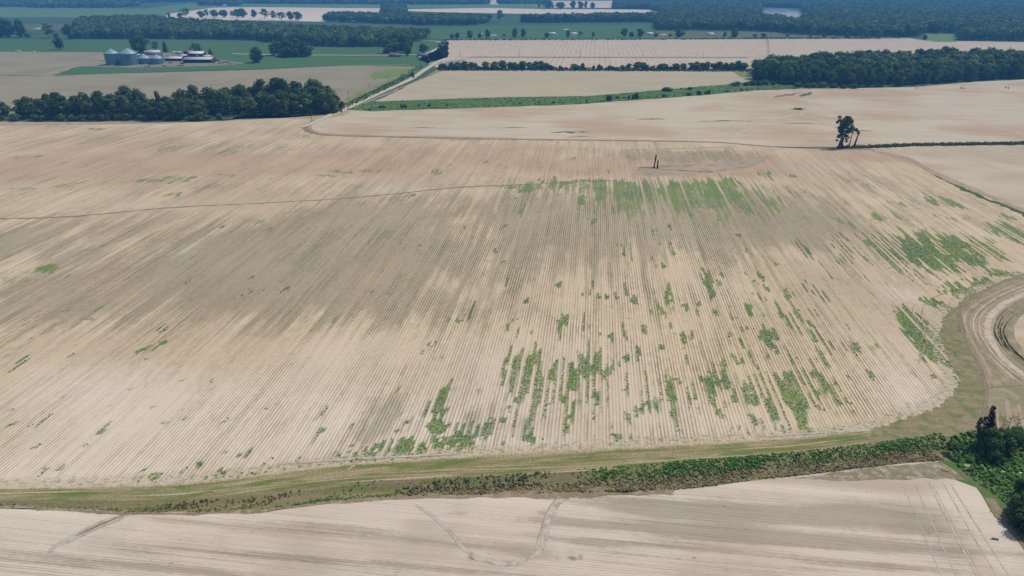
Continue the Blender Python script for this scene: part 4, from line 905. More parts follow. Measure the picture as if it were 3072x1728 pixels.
# bushes on the green strip
for i, (px, pb, pt, w) in enumerate([(1825, 301, 286, 19), (1852, 296, 288, 9), (1873, 296, 291, 9), (1888, 298, 286, 8), (1900, 297, 284, 9), (1909, 296, 279, 13), (1998, 273, 262, 33), (2070, 269, 261, 13), (2043, 268, 263, 5), (1992, 291, 282, 13), (2066, 287, 277, 14), (2096, 284, 272, 15), (2116, 282, 273, 8), (2126, 282, 270, 12), (2206, 258, 245, 25), (2238, 257, 245, 16), (2256, 256, 241, 20), (2274, 256, 243, 20), (2296, 254, 240, 22), (2318, 255, 243, 16), (1142, 324, 316, 10), (1152, 324, 316, 7), (1205, 324, 313, 11), (1216, 323, 313, 10), (1257, 318, 312, 6), (1287, 320, 313, 9), (1459, 298, 294, 7), (1617, 308, 302, 5), (1660, 310, 303, 8), (2180, 277, 270, 7), (2225, 272, 266, 7), (2240, 271, 266, 5), (1760, 305, 299, 6), (1110, 330, 324, 6), (1340, 317, 311, 6), (1560, 311, 306, 5)]):
    lab = {0: 'round dark bush at the lower edge of the green strip, largest of the western ones', 6: 'wide low thicket at the upper edge of the green strip', 14: 'broad dark bush where the green strip nears the right grove'}.get(i, 'small dark bush growing on the green strip between the pale fields')
    put_tree(px, pb, pt, w * 1.25, pick(*SHRUB), lab, 'bushes on the green strip', 'bush', 'bush')

# trees around the farm
put_tree(183, 149, 110, 36, 'round1', 'round dark tree alone in the green field left of the tall grain bins')
put_tree(423, 158, 107, 62, 'full1', 'largest broad tree, behind the grain bins')
put_tree(470, 156, 122, 24, 'thin0', 'ragged upright tree between the largest farm tree and the sheds')
put_tree(497, 156, 123, 15, 'spire', 'narrow tree right beside the ragged upright farm tree', name='conifer_tree')
put_tree(588, 161, 128, 44, 'pale', 'pale grey green tree with a thin crown behind the farm sheds')
put_tree(632, 163, 145, 15, 'cone', 'small dark cone shaped evergreen at the right end of the farm sheds', name='conifer_tree')
put_tree(773, 188, 141, 46, 'full3', 'dense dark tree alone in the green field right of the farm')
for px, pb, pt, w in ((832, 166, 124, 50), (862, 168, 118, 52), (890, 170, 117, 52), (912, 170, 126, 46), (926, 166, 134, 36), (876, 172, 136, 46), (850, 172, 146, 30)):
    put_tree(px, pb, pt, w, pick(*FULL), 'dark tree of the clump hiding a white house in the green field', 'trees of the clump around the white house')
for px, pb, pt, w in ((1160, 160, 116, 40), (1190, 150, 98, 52), (1215, 158, 104, 46), (1222, 166, 126, 24), (1180, 155, 118, 40), (1204, 152, 110, 44)):
    put_tree(px, pb, pt, w, pick(*FULL), 'tall dark tree sheltering the long brown house by the road', 'trees behind the first brown house')
put_tree(1270, 160, 131, 32, 'round2', 'round tree behind the second brown house near the road bend')
put_tree(1330, 170, 125, 50, 'open', 'big ragged tree with gaps in its crown at the bend of the gravel road')
for px, pb, pt, w in ((8, 112, 48, 50), (28, 112, 58, 42), (64, 112, 58, 36)):
    put_tree(px, pb, pt, w, pick(*FULL), 'tall dark tree of the small clump at the far left edge', 'trees of the far left clump')
put_tree(84, 112, 99, 18, 'shrub1', 'low bush beside the far left clump of trees', None, 'bush', 'bush')
put_tree(147, 114, 69, 36, 'thin1', 'lighter tree between the far left clump and the wood behind the farm')
put_tree(170, 114, 98, 18, 'shrub2', 'bush beside the lighter tree left of the wood behind the farm', None, 'bush', 'bush')
put_tree(210, 117, 72, 38, 'full4', 'round tree at the left end of the wood behind the farm')
GRW = 'trees in the row before the far pale field'
for px, pb, pt, w in ((507, 54, 38, 12), (540, 54, 38, 16), (560, 54, 24, 34), (604, 54, 33, 24), (622, 53, 28, 18), (646, 53, 30, 30), (672, 53, 29, 28), (697, 54, 33, 14), (712, 54, 28, 26), (728, 54, 25, 28), (762, 54, 29, 20), (794, 57, 26, 34), (822, 61, 32, 26), (845, 62, 36, 30), (872, 61, 34, 24), (894, 61, 35, 30)):
    put_tree(px, pb, pt, w, pick(*ROUND, 'thin0', 'thin1'), 'small dark tree in the row standing before the far pale field', GRW)
GHB = 'scattered trees along the far edge of the row field'
for px, pb, pt, w in ((1355, 116, 102, 14), (1372, 116, 98, 18), (1412, 113, 91, 22), (1440, 114, 98, 14), (1463, 113, 88, 16), (1512, 112, 102, 16), (1546, 112, 85, 20), (1570, 111, 85, 16), (1640, 114, 98, 16), (1705, 111, 90, 14), (1742, 110, 93, 16), (1780, 113, 96, 10), (1872, 112, 85, 22), (1896, 110, 96, 18), (1920, 112, 86, 24), (1968, 111, 99, 14), (2010, 110, 100, 10), (2038, 111, 87, 30), (2175, 111, 95, 12), (2205, 111, 87, 26), (2264, 111, 102, 14), (2290, 112, 100, 18), (2360, 113, 103, 14), (2430, 113, 100, 16), (2470, 114, 101, 14), (2540, 114, 98, 18), (2600, 115, 96, 28), (2640, 116, 98, 22), (2775, 118, 104, 14)):
    put_tree(px, pb, pt, w, pick(*ROUND, 'thin0', 'shrub0', 'shrub1'), 'scattered small tree on the grass along the far edge of the row field', GHB)
put_tree(1500, 66, 30, 28, 'thin0', 'tall single tree with an open crown beyond the far green field')
for px, pt, w in ((1618, 8, 8), (1646, 0, 34), (1682, 6, 30), (1718, 3, 18), (1740, 4, 22), (1757, 3, 10), (1776, 7, 20)):
    put_tree(px, 27, pt, w, pick(*ROUND), 'far small tree standing between two pale strips near the horizon', 'far trees near the horizon')

# woods that read as one mass
BELT = [(222, 112), (235, 117), (430, 117), (520, 117), (700, 119), (768, 122), (950, 140), (1000, 141), (1180, 140), (1235, 128), (1275, 118), (1300, 113), (1240, 110), (1150, 108), (950, 100), (768, 88), (600, 78), (500, 73), (460, 63), (330, 66), (250, 70), (225, 88)]
woods('wood', scatter(BELT, 11.5), 13, 21, 110, 'broad dark wood behind the farm, crowns merging', .34)
woods('wood', np.concatenate([scatter([(975, 65), (1120, 70), (1270, 76), (1420, 76), (1478, 66), (1400, 58), (1250, 57), (1100, 54), (980, 54)], 14), scatter([(1145, 55), (1215, 55), (1215, 22), (1150, 26)], 16)]), 14, 21, 80, 'dark tree belt between the far green field and the far pale field', .36)
woods('wood', scatter([(1566, 68), (1620, 69), (1700, 68), (1965, 66), (1965, 56), (1800, 57), (1640, 61), (1570, 64)], 12), 13, 22, 80, 'narrow belt of trees below the long pale field', .36)
LAKE = [(2280, 22), (2402, 25), (2420, 48), (2400, 74), (2366, 74), (2340, 64), (2286, 60), (2272, 40)]
WR = [(1965, 66), (1968, 91), (2100, 90), (2200, 91), (2304, 95), (2400, 104), (2560, 110), (2700, 112), (2760, 110), (2772, 101), (2870, 101), (2876, 122), (3072, 123), (3400, 122), (3400, 5), (1990, 3), (1845, 5), (1842, 27), (1950, 29), (1990, 42)]
woods('forest', scatter(WR, 12, 300, [LAKE]), 14, 23, 60, 'wide forest on the right running back to the horizon', .40)
WF = [(-700, 20), (95, 20), (99, 24), (330, 24), (424, 17), (426, 8), (600, 6), (603, 17), (720, 18), (722, 11), (1000, 13), (1300, 14), (1464, 13), (1466, -10), (1496, -10), (1498, 11), (1640, 11), (1640, -2), (3900, 4), (3900, -30), (-1500, -30), (-1500, 10)]
woods('forest', scatter(WF, 24, 300), 14, 22, 28, 'distant forest in a thin blue band along the horizon', .50)
woods('forest', scatter([(3400, 122), (4600, 118), (4600, 5), (3400, 5)], 26, 300), 14, 22, 24, 'forest carrying on to the right beyond the wide forest', .5)

# the lone trees in the pale field
def open_tree():
    rng = np.random.default_rng(77)
    p = G(2520, 444); r = thing('broadleaf_tree', p, 'tall lone tree with ragged open crown and flared trunk at the ditch line', 'tree')
    H = hgt(444, 345); sc = mpp(444)
    cl = [(-16, 92, 5), (-9, 82, 6), (-2, 88, 6), (3, 93, 5), (10, 90, 6), (17, 82, 6), (22, 76, 5), (-21, 84, 4), (-24, 78, 4), (-6, 72, 6), (4, 76, 7), (12, 70, 6), (20, 68, 4), (-12, 62, 6), (-4, 58, 6), (6, 60, 6), (16, 60, 5), (-13, 54, 5), (-3, 48, 6), (8, 50, 6), (15, 50, 6), (-10, 38, 5), (-4, 40, 4), (-14, 36, 5), (9, 38, 5), (15, 34, 4), (11, 28, 4), (-15, 24, 3), (12, 22, 3), (20, 57, 5), (0, 66, 6), (8, 84, 6), (-1, 54, 5)]
    L = [(x * sc, rng.uniform(-2, 2), z / 99 * H, k * sc * 1.08, k * sc * 1.08, k * sc * .92) for x, z, k in cl]
    crown(L, 2900, .62, rng=rng, greens=np.array([(.062, .100, .036), (.078, .118, .040), (.050, .086, .036)])).obj('crown', LEAF, r)
    m = MB(); t = np.array
    m.tube([(-1.0, 0, -.3), (-.7, 0, 1.5), (-.1, 0, 6), (.3, 0, 11), (.2, 0, H * .9)], [1.9, 1.1, .75, .5, .12], 8)
    m.tube([(1.6, .3, -.3), (1.3, .2, 1.5), (1.0, .1, 3.4), (1.3, 0, 8), (2.4, 0, 13)], [1.3, .8, .5, .35, .1], 7)
    for l in L:
        z = l[2] * .72; m.tube([(.1, 0, z), (l[0] * .5, l[1] * .5, z + (l[2] - z) * .6), l[:3]], [.22, .15, .06], 5)
    m.obj('trunk', BARK, r)


open_tree()


def umbrella_tree():
    rng = np.random.default_rng(78); sc = mpp(442); H = hgt(442, 383)
    r = thing('broadleaf_tree', G(2547, 442), 'slim tree with bare pole trunk and flat one-sided crown, right of the lone tree', 'tree')
    L = [((x) * sc, rng.uniform(-1, 1), z / 59 * H, k * sc, k * sc, k * sc * .7) for x, z, k in ((-6, 56, 6), (2, 58, 6), (8, 55, 6), (13, 51, 5), (17, 47, 4), (-9, 49, 6), (-2, 50, 5), (18, 42, 3), (-5, 30, 3))]
    crown(L, 520, .6, rng=rng, greens=NEARG).obj('crown', LEAF, r)
    m = MB(); m.tube([(0, 0, -.3), (0, 0, 3), (.3, 0, 7), (.4, 0, H * .9)], [.5, .4, .3, .15], 7)
    for l in L: m.tube([(.3, 0, H * .72), (l[0] * .6, 0, l[2] * .93), l[:3]], [.14, .1, .04], 5)
    m.obj('trunk', BARK, r)
    r = thing('dead_tree', G(2562, 441), 'leaning bare dead tree with short broken twigs, rightmost of the three ditch line trees', 'tree')
    H = hgt(441, 396); m = MB(); m.tube([(0, 0, -.3), (.3, 0, 3), (.9, 0, 7), (1.9, 0, H)], [.85, .65, .5, .3], 8)
    m.obj('trunk', BARK, r)
    tips = MB()
    for b, e in (((1.3, 0, H * .8), (3.6, .4, H * 1.12)), ((1.5, 0, H * .85), (4.2, -.5, H * .95)), ((1.1, 0, H * .7), (3.4, .2, H * .78)), ((1.7, 0, H * .95), (1.2, .3, H * 1.15)), ((.6, 0, 5), (2.6, .2, 5.2)), ((1.6, 0, H * .9), (2.9, .8, H * 1.2))):
        tips.tube([b, (np.array(b) + np.array(e)) / 2 + np.array((0, 0, .3)), e], [.12, .08, .03], 5)
    tips.obj('branch', BARKGREY, r)


umbrella_tree()


def snag(px, pb, pt, rad, lean, label):
    r = thing('dead_tree', G(px, pb), label, 'tree'); H = hgt(pb, pt); m = MB()
    n = 8; zs = np.linspace(-.2, H, n); rr = np.random.default_rng(int(px))
    m.tube([(lean * z / H + rr.normal() * .05, rr.normal() * .05, z) for z in zs], [rad * (1.35 if k == 0 else 1) * rr.uniform(.85, 1.15) for k in range(n)], 8, col=(1, 1, 1))
    m.tube([(lean, 0, H - .2), (lean + .15, .1, H + .5)], [rad * .7, .05], 6)
    m.tube([(lean * .8, 0, H * .8), (lean * .8 - .5, .1, H * .84)], [rad * .4, rad * .2], 5)
    m.obj('trunk', BARKDARK, r)
    m = MB(); m.lathe([(rad * 2.2, -.1), (rad * 1.6, .25), (rad * 1.0, .7)], 10); m.obj('root_flare', BARKDARK, r)


snag(1962, 504, 464, .40, .75, 'taller of the two charred black trunks on the bare patch, leaning slightly')
snag(1972, 505, 481, .42, .05, 'shorter of the two charred black trunks on the bare patch')

# thicket at the ditch end, lower right
def near_tree(x, y, H, w, key, label, group=None, name='broadleaf_tree', cat='tree', z=0):
    return put_tree(D(x, y), 0, 0, w, key, label, group, name, cat, H=H, z=z)


near_tree(2478, 1142, 7.6, 7.0, 'near0', 'dark tree at the ditch end with ivy covered dead stems above it')
near_tree(2512, 1138, 6.6, 7.5, 'near1', 'broad dark tree right of the ivy covered stems at the ditch end')
near_tree(2548, 1122, 4.6, 5.5, 'near2', 'low round dark tree at the right end of the ditch thicket')
near_tree(2500, 1168, 3.6, 4.2, 'near2', 'dark bush hanging down the near side of the ditch thicket', None, 'bush', 'bush')
near_tree(2398, 1132, 2.0, 3.4, 'near1', 'small dark round bush left of the ditch thicket', None, 'bush', 'bush')
near_tree(2590, 1325, 9.0, 9.5, 'near1', 'big dark tree cut by the right frame edge beside the near field')
near_tree(2556, 1300, 5.5, 5.5, 'near0', 'dark shrub leaning over the near field left of the big frame edge tree', None, 'bush', 'bush')
near_tree(2640, 1300, 8.0, 9.0, 'near2', 'dark tree mostly outside the right frame edge behind the near field')
near_tree(2572, 1248, 4.5, 4.5, 'near2', 'dark bush above the shrub at the right frame edge', None, 'bush', 'bush')
near_tree(2660, 1410, 8.0, 9.0, 'near0', 'dark tree low at the right frame corner')


def ivy_snag():
    rng = np.random.default_rng(5); r = thing('dead_tree', D(2474, 1128), 'dead trunk wrapped in dark ivy rising above the ditch thicket', 'tree')
    L = [(-.3 - .16 * k, 0, 11.2 - k * 1.0, .62 + .06 * k, .6, .85) for k in range(0)]
    L = [(-.9, 0, 12.4, .55, .55, .7), (-.95, 0, 11.5, .6, .6, .8), (-.75, 0, 10.6, .75, .7, .8), (-.5, 0, 9.7, .8, .7, .8), (-.3, 0, 8.8, .85, .8, .9), (-.1, 0, 7.8, 1.0, .9, 1.0), (-1.9, 0, 9.2, .6, .5, .45), (-2.6, 0, 8.9, .7, .5, .5), (-3.1, 0, 8.2, .6, .5, .7), (-3.2, 0, 7.2, .5, .5, .8), (-3.0, 0, 6.3, .55, .5, .7), (-1.4, .2, 7.6, .6, .5, .5), (-1.2, 0, 6.6, .7, .6, .8), (.4, 0, 6.6, 1.1, 1, 1)]
    crown(L, 1500, .26, rng=rng, greens=np.array([(.020, .036, .018), (.028, .044, .020), (.016, .028, .018)])).obj('crown', LEAF, r)
    m = MB(); m.tube([(.3, 0, -.3), (0, 0, 5), (-.4, 0, 9), (-.95, 0, 12.6)], [.35, .28, .2, .06], 7)
    m.tube([(-.1, 0, 6), (-1.8, 0, 8.8), (-3.0, 0, 8.6), (-3.2, 0, 6.5)], [.16, .12, .09, .04], 5)
    m.tube([(-2.8, 0, 7.6), (-4.2, .2, 7.9), (-6.1, .4, 8.2)], [.07, .05, .02], 5)
    m.tube([(-2.9, 0, 8.8), (-3.8, .2, 10), (-4.6, .2, 11.4)], [.06, .04, .015], 5)
    m.obj('trunk', BARKDARK, r)
    for k, (x, y, h, lab) in enumerate(((2502, 1126, 10.2, 'bare grey sapling nearest the ivy covered trunk, above the ditch thicket'), (2518, 1122, 9.6, 'forked bare sapling in the middle above the ditch thicket'), (2540, 1118, 8.4, 'bare leaning sapling at the right above the ditch thicket'))):
        r = thing('bare_sapling', D(x, y), lab, 'tree'); m = MB(); rg = random.Random(k + 3)
        m.tube([(0, 0, -.2), (.1, 0, h * .5), (.3 * k, 0, h)], [.12, .08, .02], 5); m.obj('trunk', BARKGREY, r); m = MB()
        for j in range(15):
            z = h * rg.uniform(.45, .92); a = rg.uniform(0, 6.28); l = rg.uniform(.8, 2.0)
            m.tube([(.1, 0, z), (.1 + l * .5 * math.cos(a), l * .5 * math.sin(a), z + l * .5), (.1 + l * .8 * math.cos(a), l * .8 * math.sin(a), z + l * 1.1)], [.045, .03, .012], 4)
        m.obj('branch', BARKGREY, r)


ivy_snag()

# ------------------------------------------------------------------ ground cover one could not count
def brush_on(x, z0, n, size, h, col, spread=.5, rng=NR):
    k = len(x); j = np.repeat(np.arange(k), n); m = len(j); d = uvec(m, rng); d[:, 2] = np.abs(d[:, 2])
    hh = h[j] if not np.isscalar(h) else np.full(m, h)
    c = np.stack([x[j, 0], x[j, 1], z0[j]], 1) + d * np.stack([spread * hh * 1.1, spread * hh * 1.1, hh], 1) * rng.uniform(.5, 1, (m, 1))
    cc = np.asarray(col)[rng.integers(0, len(col), k)][j] * rng.uniform(.7, 1.35, (m, 1))
    return c, d + uvec(m, rng) * .4 + np.array((0, 0, .7)), size * rng.uniform(.5, 1.4, m), cc


BROWN = np.array([(.33, .25, .14), (.24, .19, .105), (.40, .32, .18), (.18, .16, .08), (.28, .24, .10), (.21, .17, .11)])
BRIGHT = np.array([(.105, .235, .038), (.085, .20, .036), (.13, .265, .05), (.065, .16, .036)])
MIXG = np.array([(.080, .145, .038), (.11, .145, .05), (.125, .125, .06), (.065, .12, .04)])


def ditch_cover(name, x0, x1, t0, t1, dens_, n, size, hmin, hmax, cols, label, keep=None):
    xa, xb = D(x0, 1200)[0], D(x1, 1200)[0]
    k = int((xb - xa) * dens_); xs = NR.uniform(xa, xb, k); ts = NR.uniform(t0, t1, k)
    clump = np.sin(xs * .33 + ts * 5) * .6 + np.sin(xs * .11 + 2 + ts * 3) * .6 + np.sin(xs * .8 + ts * 9) * .3 + NR.normal(size=k) * .5
    fade = NR.random(k) < np.clip(np.minimum((xs - xa) / (.10 * (xb - xa)), 1), .0, 1); xs, ts, clump = xs[fade], ts[fade], clump[fade]
    if keep is not None: sel = clump > keep; xs, ts = xs[sel], ts[sel]
    y = cy(BANK_N, xs) * (1 - ts) + cy(BANK_S, xs) * ts; z = np.array([dprof(t) for t in ts]) * ddepth(xs) + .02
    hh = hmin + (hmax - hmin) * np.clip(.5 + .28 * (np.sin(xs * .33 + ts * 5) + np.sin(xs * .11 + 2 + ts * 3)) + NR.normal(size=len(xs)) * .22, 0, 1.15)
    c, nn, s, cc = brush_on(np.stack([xs, y], 1), z, n, size, hh, cols)
    tag(MB().leaves(c, nn, s, cc).obj(name, WOODLEAF), label, 'brush', kind='stuff')


ditch_cover('brush', 1000, 2420, .30, .98, 22, 18, .27, .18, .72, BROWN, 'brown and olive dry brush filling the ditch', -1.5)
ditch_cover('weeds', 1450, 2470, -.12, .34, 22, 16, .27, .15, .55, BRIGHT * 1.12, 'bright green weeds along the upper bank of the ditch', -1.1)
ditch_cover('weeds', 950, 2420, .0, 1.0, 7, 16, .26, .25, .8, MIXG, 'mixed green weeds scattered through the ditch', -.1)
ditch_cover('brush', 420, 1080, .10, .62, 9, 12, .26, .10, .45, BROWN * .7, 'low dark brush in the western ditch', .25)
ditch_cover('weeds', -250, 900, .45, 1.02, 9, 10, .26, .05, .28, np.array([(.17, .165, .05), (.20, .185, .07), (.12, .14, .04)]), 'short olive weeds on the lower bank of the western ditch', -.3)
ditch_cover('weeds', 690, 1010, .66, .97, 12, 12, .26, .12, .4, BRIGHT * .9, 'short green weeds on the lower bank near the middle of the ditch', -.4)
ditch_cover('weeds', 880, 1500, -.05, .35, 6, 10, .24, .1, .4, MIXG * 1.2, 'thin green weeds on the upper bank in the middle of the ditch', .2)


def patch_cover(name, poly, k, n, size, h0, h1, cols, label, z=.05):
    P = np.array(Ds(poly)); lo, hi = P[:, :2].min(0), P[:, :2].max(0); x = NR.uniform(lo[0], hi[0], k); y = NR.uniform(lo[1], hi[1], k)
    sel = inside(P, x, y); x, y = x[sel], y[sel]
    c, nn, s, cc = brush_on(np.stack([x, y], 1), np.full(len(x), z), n, size, NR.uniform(h0, h1, len(x)), cols)
    tag(MB().leaves(c, nn, s, cc).obj(name, WOODLEAF), label, 'weeds', kind='stuff')


patch_cover('weeds', [(2390, 1098), (2420, 1090), (2600, 1074), (2760, 1068), (2850, 1082), (2905, 1076), (2930, 1120), (2860, 1135), (2890, 1170), (2790, 1160), (2740, 1190), (2600, 1192), (2576, 1230), (2520, 1225), (2470, 1205), (2420, 1180), (2392, 1160)], 2600, 40, .34, .4, 1.2, BRIGHT * 1.1, 'thick green creeper and weeds around the ditch thicket')
patch_cover('weeds', [(2400, 1165), (2480, 1185), (2576, 1195), (2640, 1200), (2640, 1290), (2540, 1280), (2500, 1245), (2450, 1210)], 1000, 16, .24, .15, .5, MIXG * 1.1, 'short grassy weeds right of the near field')
patch_cover('grass', [(2535, 1300), (2560, 1310), (2640, 1400), (2620, 1410), (2560, 1350)], 300, 14, .25, .2, .6, np.array([(.22, .19, .07), (.16, .16, .05)]), 'yellowish grass under the trees at the right frame edge')


def crop_weeds():
    us, vs, w = WMASK[0]; iu = np.where(np.abs(us) < 200)[0]; iv = np.where(vs < 330)[0]
    sub = w[np.ix_(iv, iu)]; jv, ju = np.where(sub > .55); k = NR.random(len(jv)) < .80; jv, ju = jv[k], ju[k]
    jv = np.repeat(jv, 2); ju = np.repeat(ju, 2); n = len(jv)
    u = us[iu][ju] + NR.normal(size=n) * .20; v = vs[iv][jv] + NR.uniform(-.7, .7, n)
    x, y = XY(u, v); ok = y > cy(FIELD_S, x) - .5; x, y = x[ok], y[ok]
    c, nn, s, cc = brush_on(np.stack([x, y], 1), np.full(len(x), .0), 4, .27, NR.uniform(.05, .24, len(x)), np.array([(.115, .205, .030), (.13, .215, .040), (.085, .175, .055), (.105, .19, .034), (.165, .20, .07)]), 1.2)
    tag(MB().leaves(c, nn + np.array((0, 0, .8)), s, cc).obj('weeds', WOODLEAF), 'low green weeds growing in patches between the crop rows', 'weeds', kind='stuff')


crop_weeds()


def strip_weeds(name, poly, k, n, size, h0, h1, cols, label):
    P = np.array(poly); lo, hi = P[:, :2].min(0), P[:, :2].max(0); x = NR.uniform(lo[0], hi[0], k); y = NR.uniform(lo[1], hi[1], k)
    sel = inside(P, x, y); x, y = x[sel], y[sel]
    c, nn, s, cc = brush_on(np.stack([x, y], 1), np.full(len(x), .1), n, size, NR.uniform(h0, h1, len(x)), cols)
    tag(MB().leaves(c, nn, s, cc).obj(name, WOODLEAF), label, 'weeds', kind='stuff')


strip_weeds('weeds', STRIP, 6000, 7, .9, .12, .42, BRIGHT * 1.05, 'rough grass and weeds covering the green strip between the pale fields')
strip_weeds('weeds', Ds([(905, 273), (1200, 264), (1450, 257), (1600, 246), (1750, 235), (1900, 222), (2150, 219), (2150, 222), (1900, 228), (1750, 241), (1600, 252), (1450, 263), (1200, 271), (905, 279)]), 1500, 9, .9, .3, 1.1, MIXG * .9, 'darker weeds along the lower edge of the green strip')
strip_weeds('weeds', Ds([(2120, 368), (2200, 366), (2300, 362), (2576, 358), (2900, 355), (2900, 360), (2576, 364), (2300, 368), (2200, 373), (2120, 374)]), 5000, 10, .7, .4, 1.5, MIXG * .8, 'dark grass along the ditch line right of the lone tree')
strip_weeds('weeds', Ds([(1100, 168), (1890, 173), (1890, 181), (1100, 178)]), 2500, 10, 1.1, .5, 1.6, MIXG * .7, 'dark weeds along the foot of the hedgerow')
strip_weeds('weeds', Ds([(560, 296), (600, 288), (780, 286), (850, 276), (862, 282), (790, 291), (640, 291), (600, 296)]), 900, 10, 1.0, .5, 1.5, MIXG, 'green weeds at the field end of the left grove')
strip_weeds('weeds', Gs([(975, 340), (1060, 300), (1150, 256), (1215, 230), (1240, 222), (1200, 250), (1110, 292), (1000, 344)]), 1800, 8, 1.0, .4, 1.2, BRIGHT * .8, 'green roadside weeds left of the gravel road')
strip_weeds('weeds', Gs([(1330, 119), (1536, 118), (1966, 117), (2300, 113), (2640, 113), (2640, 117), (2300, 117), (1966, 120), (1330, 122)]), 1500, 10, 2.0, .6, 2.0, MIXG * .7, 'dark weeds along the far edge of the row field')

# ------------------------------------------------------------------ farm: bins, sheds, houses
GALV = NM('galvanised_steel', .42)
_n = GALV.noise(GALV.objpos(), .6, 4.0, .6, sc=(1, 1, .25)); GALV.b.inputs['Metallic'].default_value = .55
GALV = GALV.out(GALV.mix(GALV.ramp(_n, .3, .7), (.10, .20, .29), (.18, .30, .40)))
GALVROOF = plain('galvanised_roof', (.28, .36, .43), .45, .12, .4, .3)
WHITEROOF = plain('white_sheet_roof', (.80, .79, .80), .5, .08, .3)
PALEROOF = plain('pale_sheet_roof', (.62, .59, .60), .55, .18, .4)
GREYROOF = plain('grey_sheet_roof', (.47, .49, .52), .5, .12, .3)
BROWNROOF = plain('brown_roof', (.20, .155, .15), .8, .2, .5)
SHINGLE = plain('shingle_roof', (.25, .22, .235), .9, .2, .8)
DARKWALL = plain('dark_siding', (.055, .055, .07), .8, .3, .5)
TANWALL = plain('tan_siding', (.40, .36, .33), .8, .15, .5)
BRICK = plain('brown_brick', (.17, .12, .11), .9, .25, 1.0)
WHITE = plain('white_paint', (.80, .80, .78), .5, .06, 1.0)
TIMBER = plain('weathered_timber', (.16, .13, .10), .9, .25, 2.0)
POLEW = plain('pole_timber', (.14, .115, .09), .9, .25, 1.0)
GLASS = plain('dark_glass', (.03, .035, .04), .15, .1)
REDPAINT = plain('faded_red_paint', (.33, .085, .075), .6, .25, 1.0)
RUST = plain('rusty_steel', (.20, .12, .08), .8, .3, 1.2)
RUBBER = plain('black_rubber', (.02, .02, .02), .8)
GREENP = plain('green_grey_steel', (.20, .27, .24), .6, .2, 1.0)
STEEL = plain('zinc_pipe', (.42, .42, .42), .5, .1, .5)
REDPIPE = plain('reddish_pipe', (.36, .20, .17), .6, .2, .5)
BLACKM = plain('black_metal', (.015, .015, .016), .6)
CONC = plain('concrete', (.45, .43, .40), .9, .1, .6)


def part(mb, name, mat, parent, label=None):
    o = mb.obj(name, mat, parent)
    if label: o['label'] = label
    return o


def grain_bin(px, pb, wpx, pe, pt, label):
    r = wpx * mpp(pb) / 2; p = G(px, pb) + np.array((0, r, 0)); pbc = pb
    root = thing('grain_bin', p, label, 'grain bin', 'grain bins of the farm')
    he = hgt(pb, pe); hp = he + r * .55
    part(MB().lathe([(r, .25), (r, he)], 72, corr=.10), 'wall', GALV, root)
    m = MB(); m.lathe([(r + .35, he - .2), (r + .1, he + .05), (r * .22, hp - .5), (.9, hp - .15)], 36, corr=-.06)
    part(m, 'roof', GALVROOF, root)
    m = MB(); m.lathe([(.95, hp - .3), (.95, hp + .35), (.55, hp + .75), (0.02, hp + .85)], 14); part(m, 'vent_cap', GALVROOF, root)
    m = MB()
    for k in range(6):
        a = 2 * math.pi * k / 6 + .4; m.box((r * .55 * math.cos(a), r * .55 * math.sin(a), he + (hp - he) * .48 + .2), (.7, .7, .7), a)
    part(m, 'roof_vent', GALVROOF, root)
    m = MB().lathe([(r + .6, -.1), (r + .6, .26), (0.01, .27)], 40); part(m, 'foundation', CONC, root)
    m = MB()
    for dx in (-.25, .25): m.tube([(dx, -r - .22, .3), (dx, -r - .22, he), (dx, -r * .8, he + (hp - he) * .25 + .2)], .05, 4)
    for z in np.arange(.6, he, .8): m.box((0, -r - .22, z), (.5, .05, .05))
    lad = part(m, 'ladder', GALVROOF, root); lad.rotation_euler = (0, 0, .6)
    part(MB().box((0, -r - .03, 1.3), (1.0, .24, 2.0)), 'door', plain('bin_door', (.3, .34, .36), .5), root).rotation_euler = (0, 0, -.25)
    return root


grain_bin(330.5, 196.5, 41, 161, 150, 'leftmost of the two tall corrugated grain bins')
grain_bin(379, 197.5, 49, 161.5, 150, 'second tall grain bin, widest, right next to the leftmost one')
grain_bin(426, 193.5, 36, 175, 164, 'left one of the two short grain bins')
grain_bin(465, 194, 35, 175.5, 165, 'right one of the two short grain bins')


def elevator_tower():
    r = thing('elevator_tower', G(491, 191), 'narrow green lattice elevator tower at the right of the short bins', 'tower'); H = hgt(191, 159); m = MB()
    for x in (-1, 1):
        for y in (-1, 1): m.tube([(x, y, -.1), (x, y, H)], .16, 4)
    for z in np.arange(0, H - 2, 2.2):
        for x in (-1, 1): m.tube([(x, -1, z), (x, 1, z + 2.2)], .1, 4); m.tube([(x, -1, z), (x, 1, z)], .1, 4)
        for y in (-1, 1): m.tube([(-1, y, z), (1, y, z + 2.2)], .1, 4); m.tube([(-1, y, z), (1, y, z)], .1, 4)
    part(m, 'lattice', GREENP, r)
    part(MB().box((0, 0, H * .5), (.9, .7, H)), 'leg_casing', GREENP, r)
    part(MB().box((0, 0, H + .6), (2.2, 1.5, 1.4)), 'head_house', GREENP, r)
    part(MB().tube([(0, -.5, H), (-4, -1, H * .78), (-9.5, -1, 13.2)], .28, 6), 'spout', GALVROOF, r)


elevator_tower()


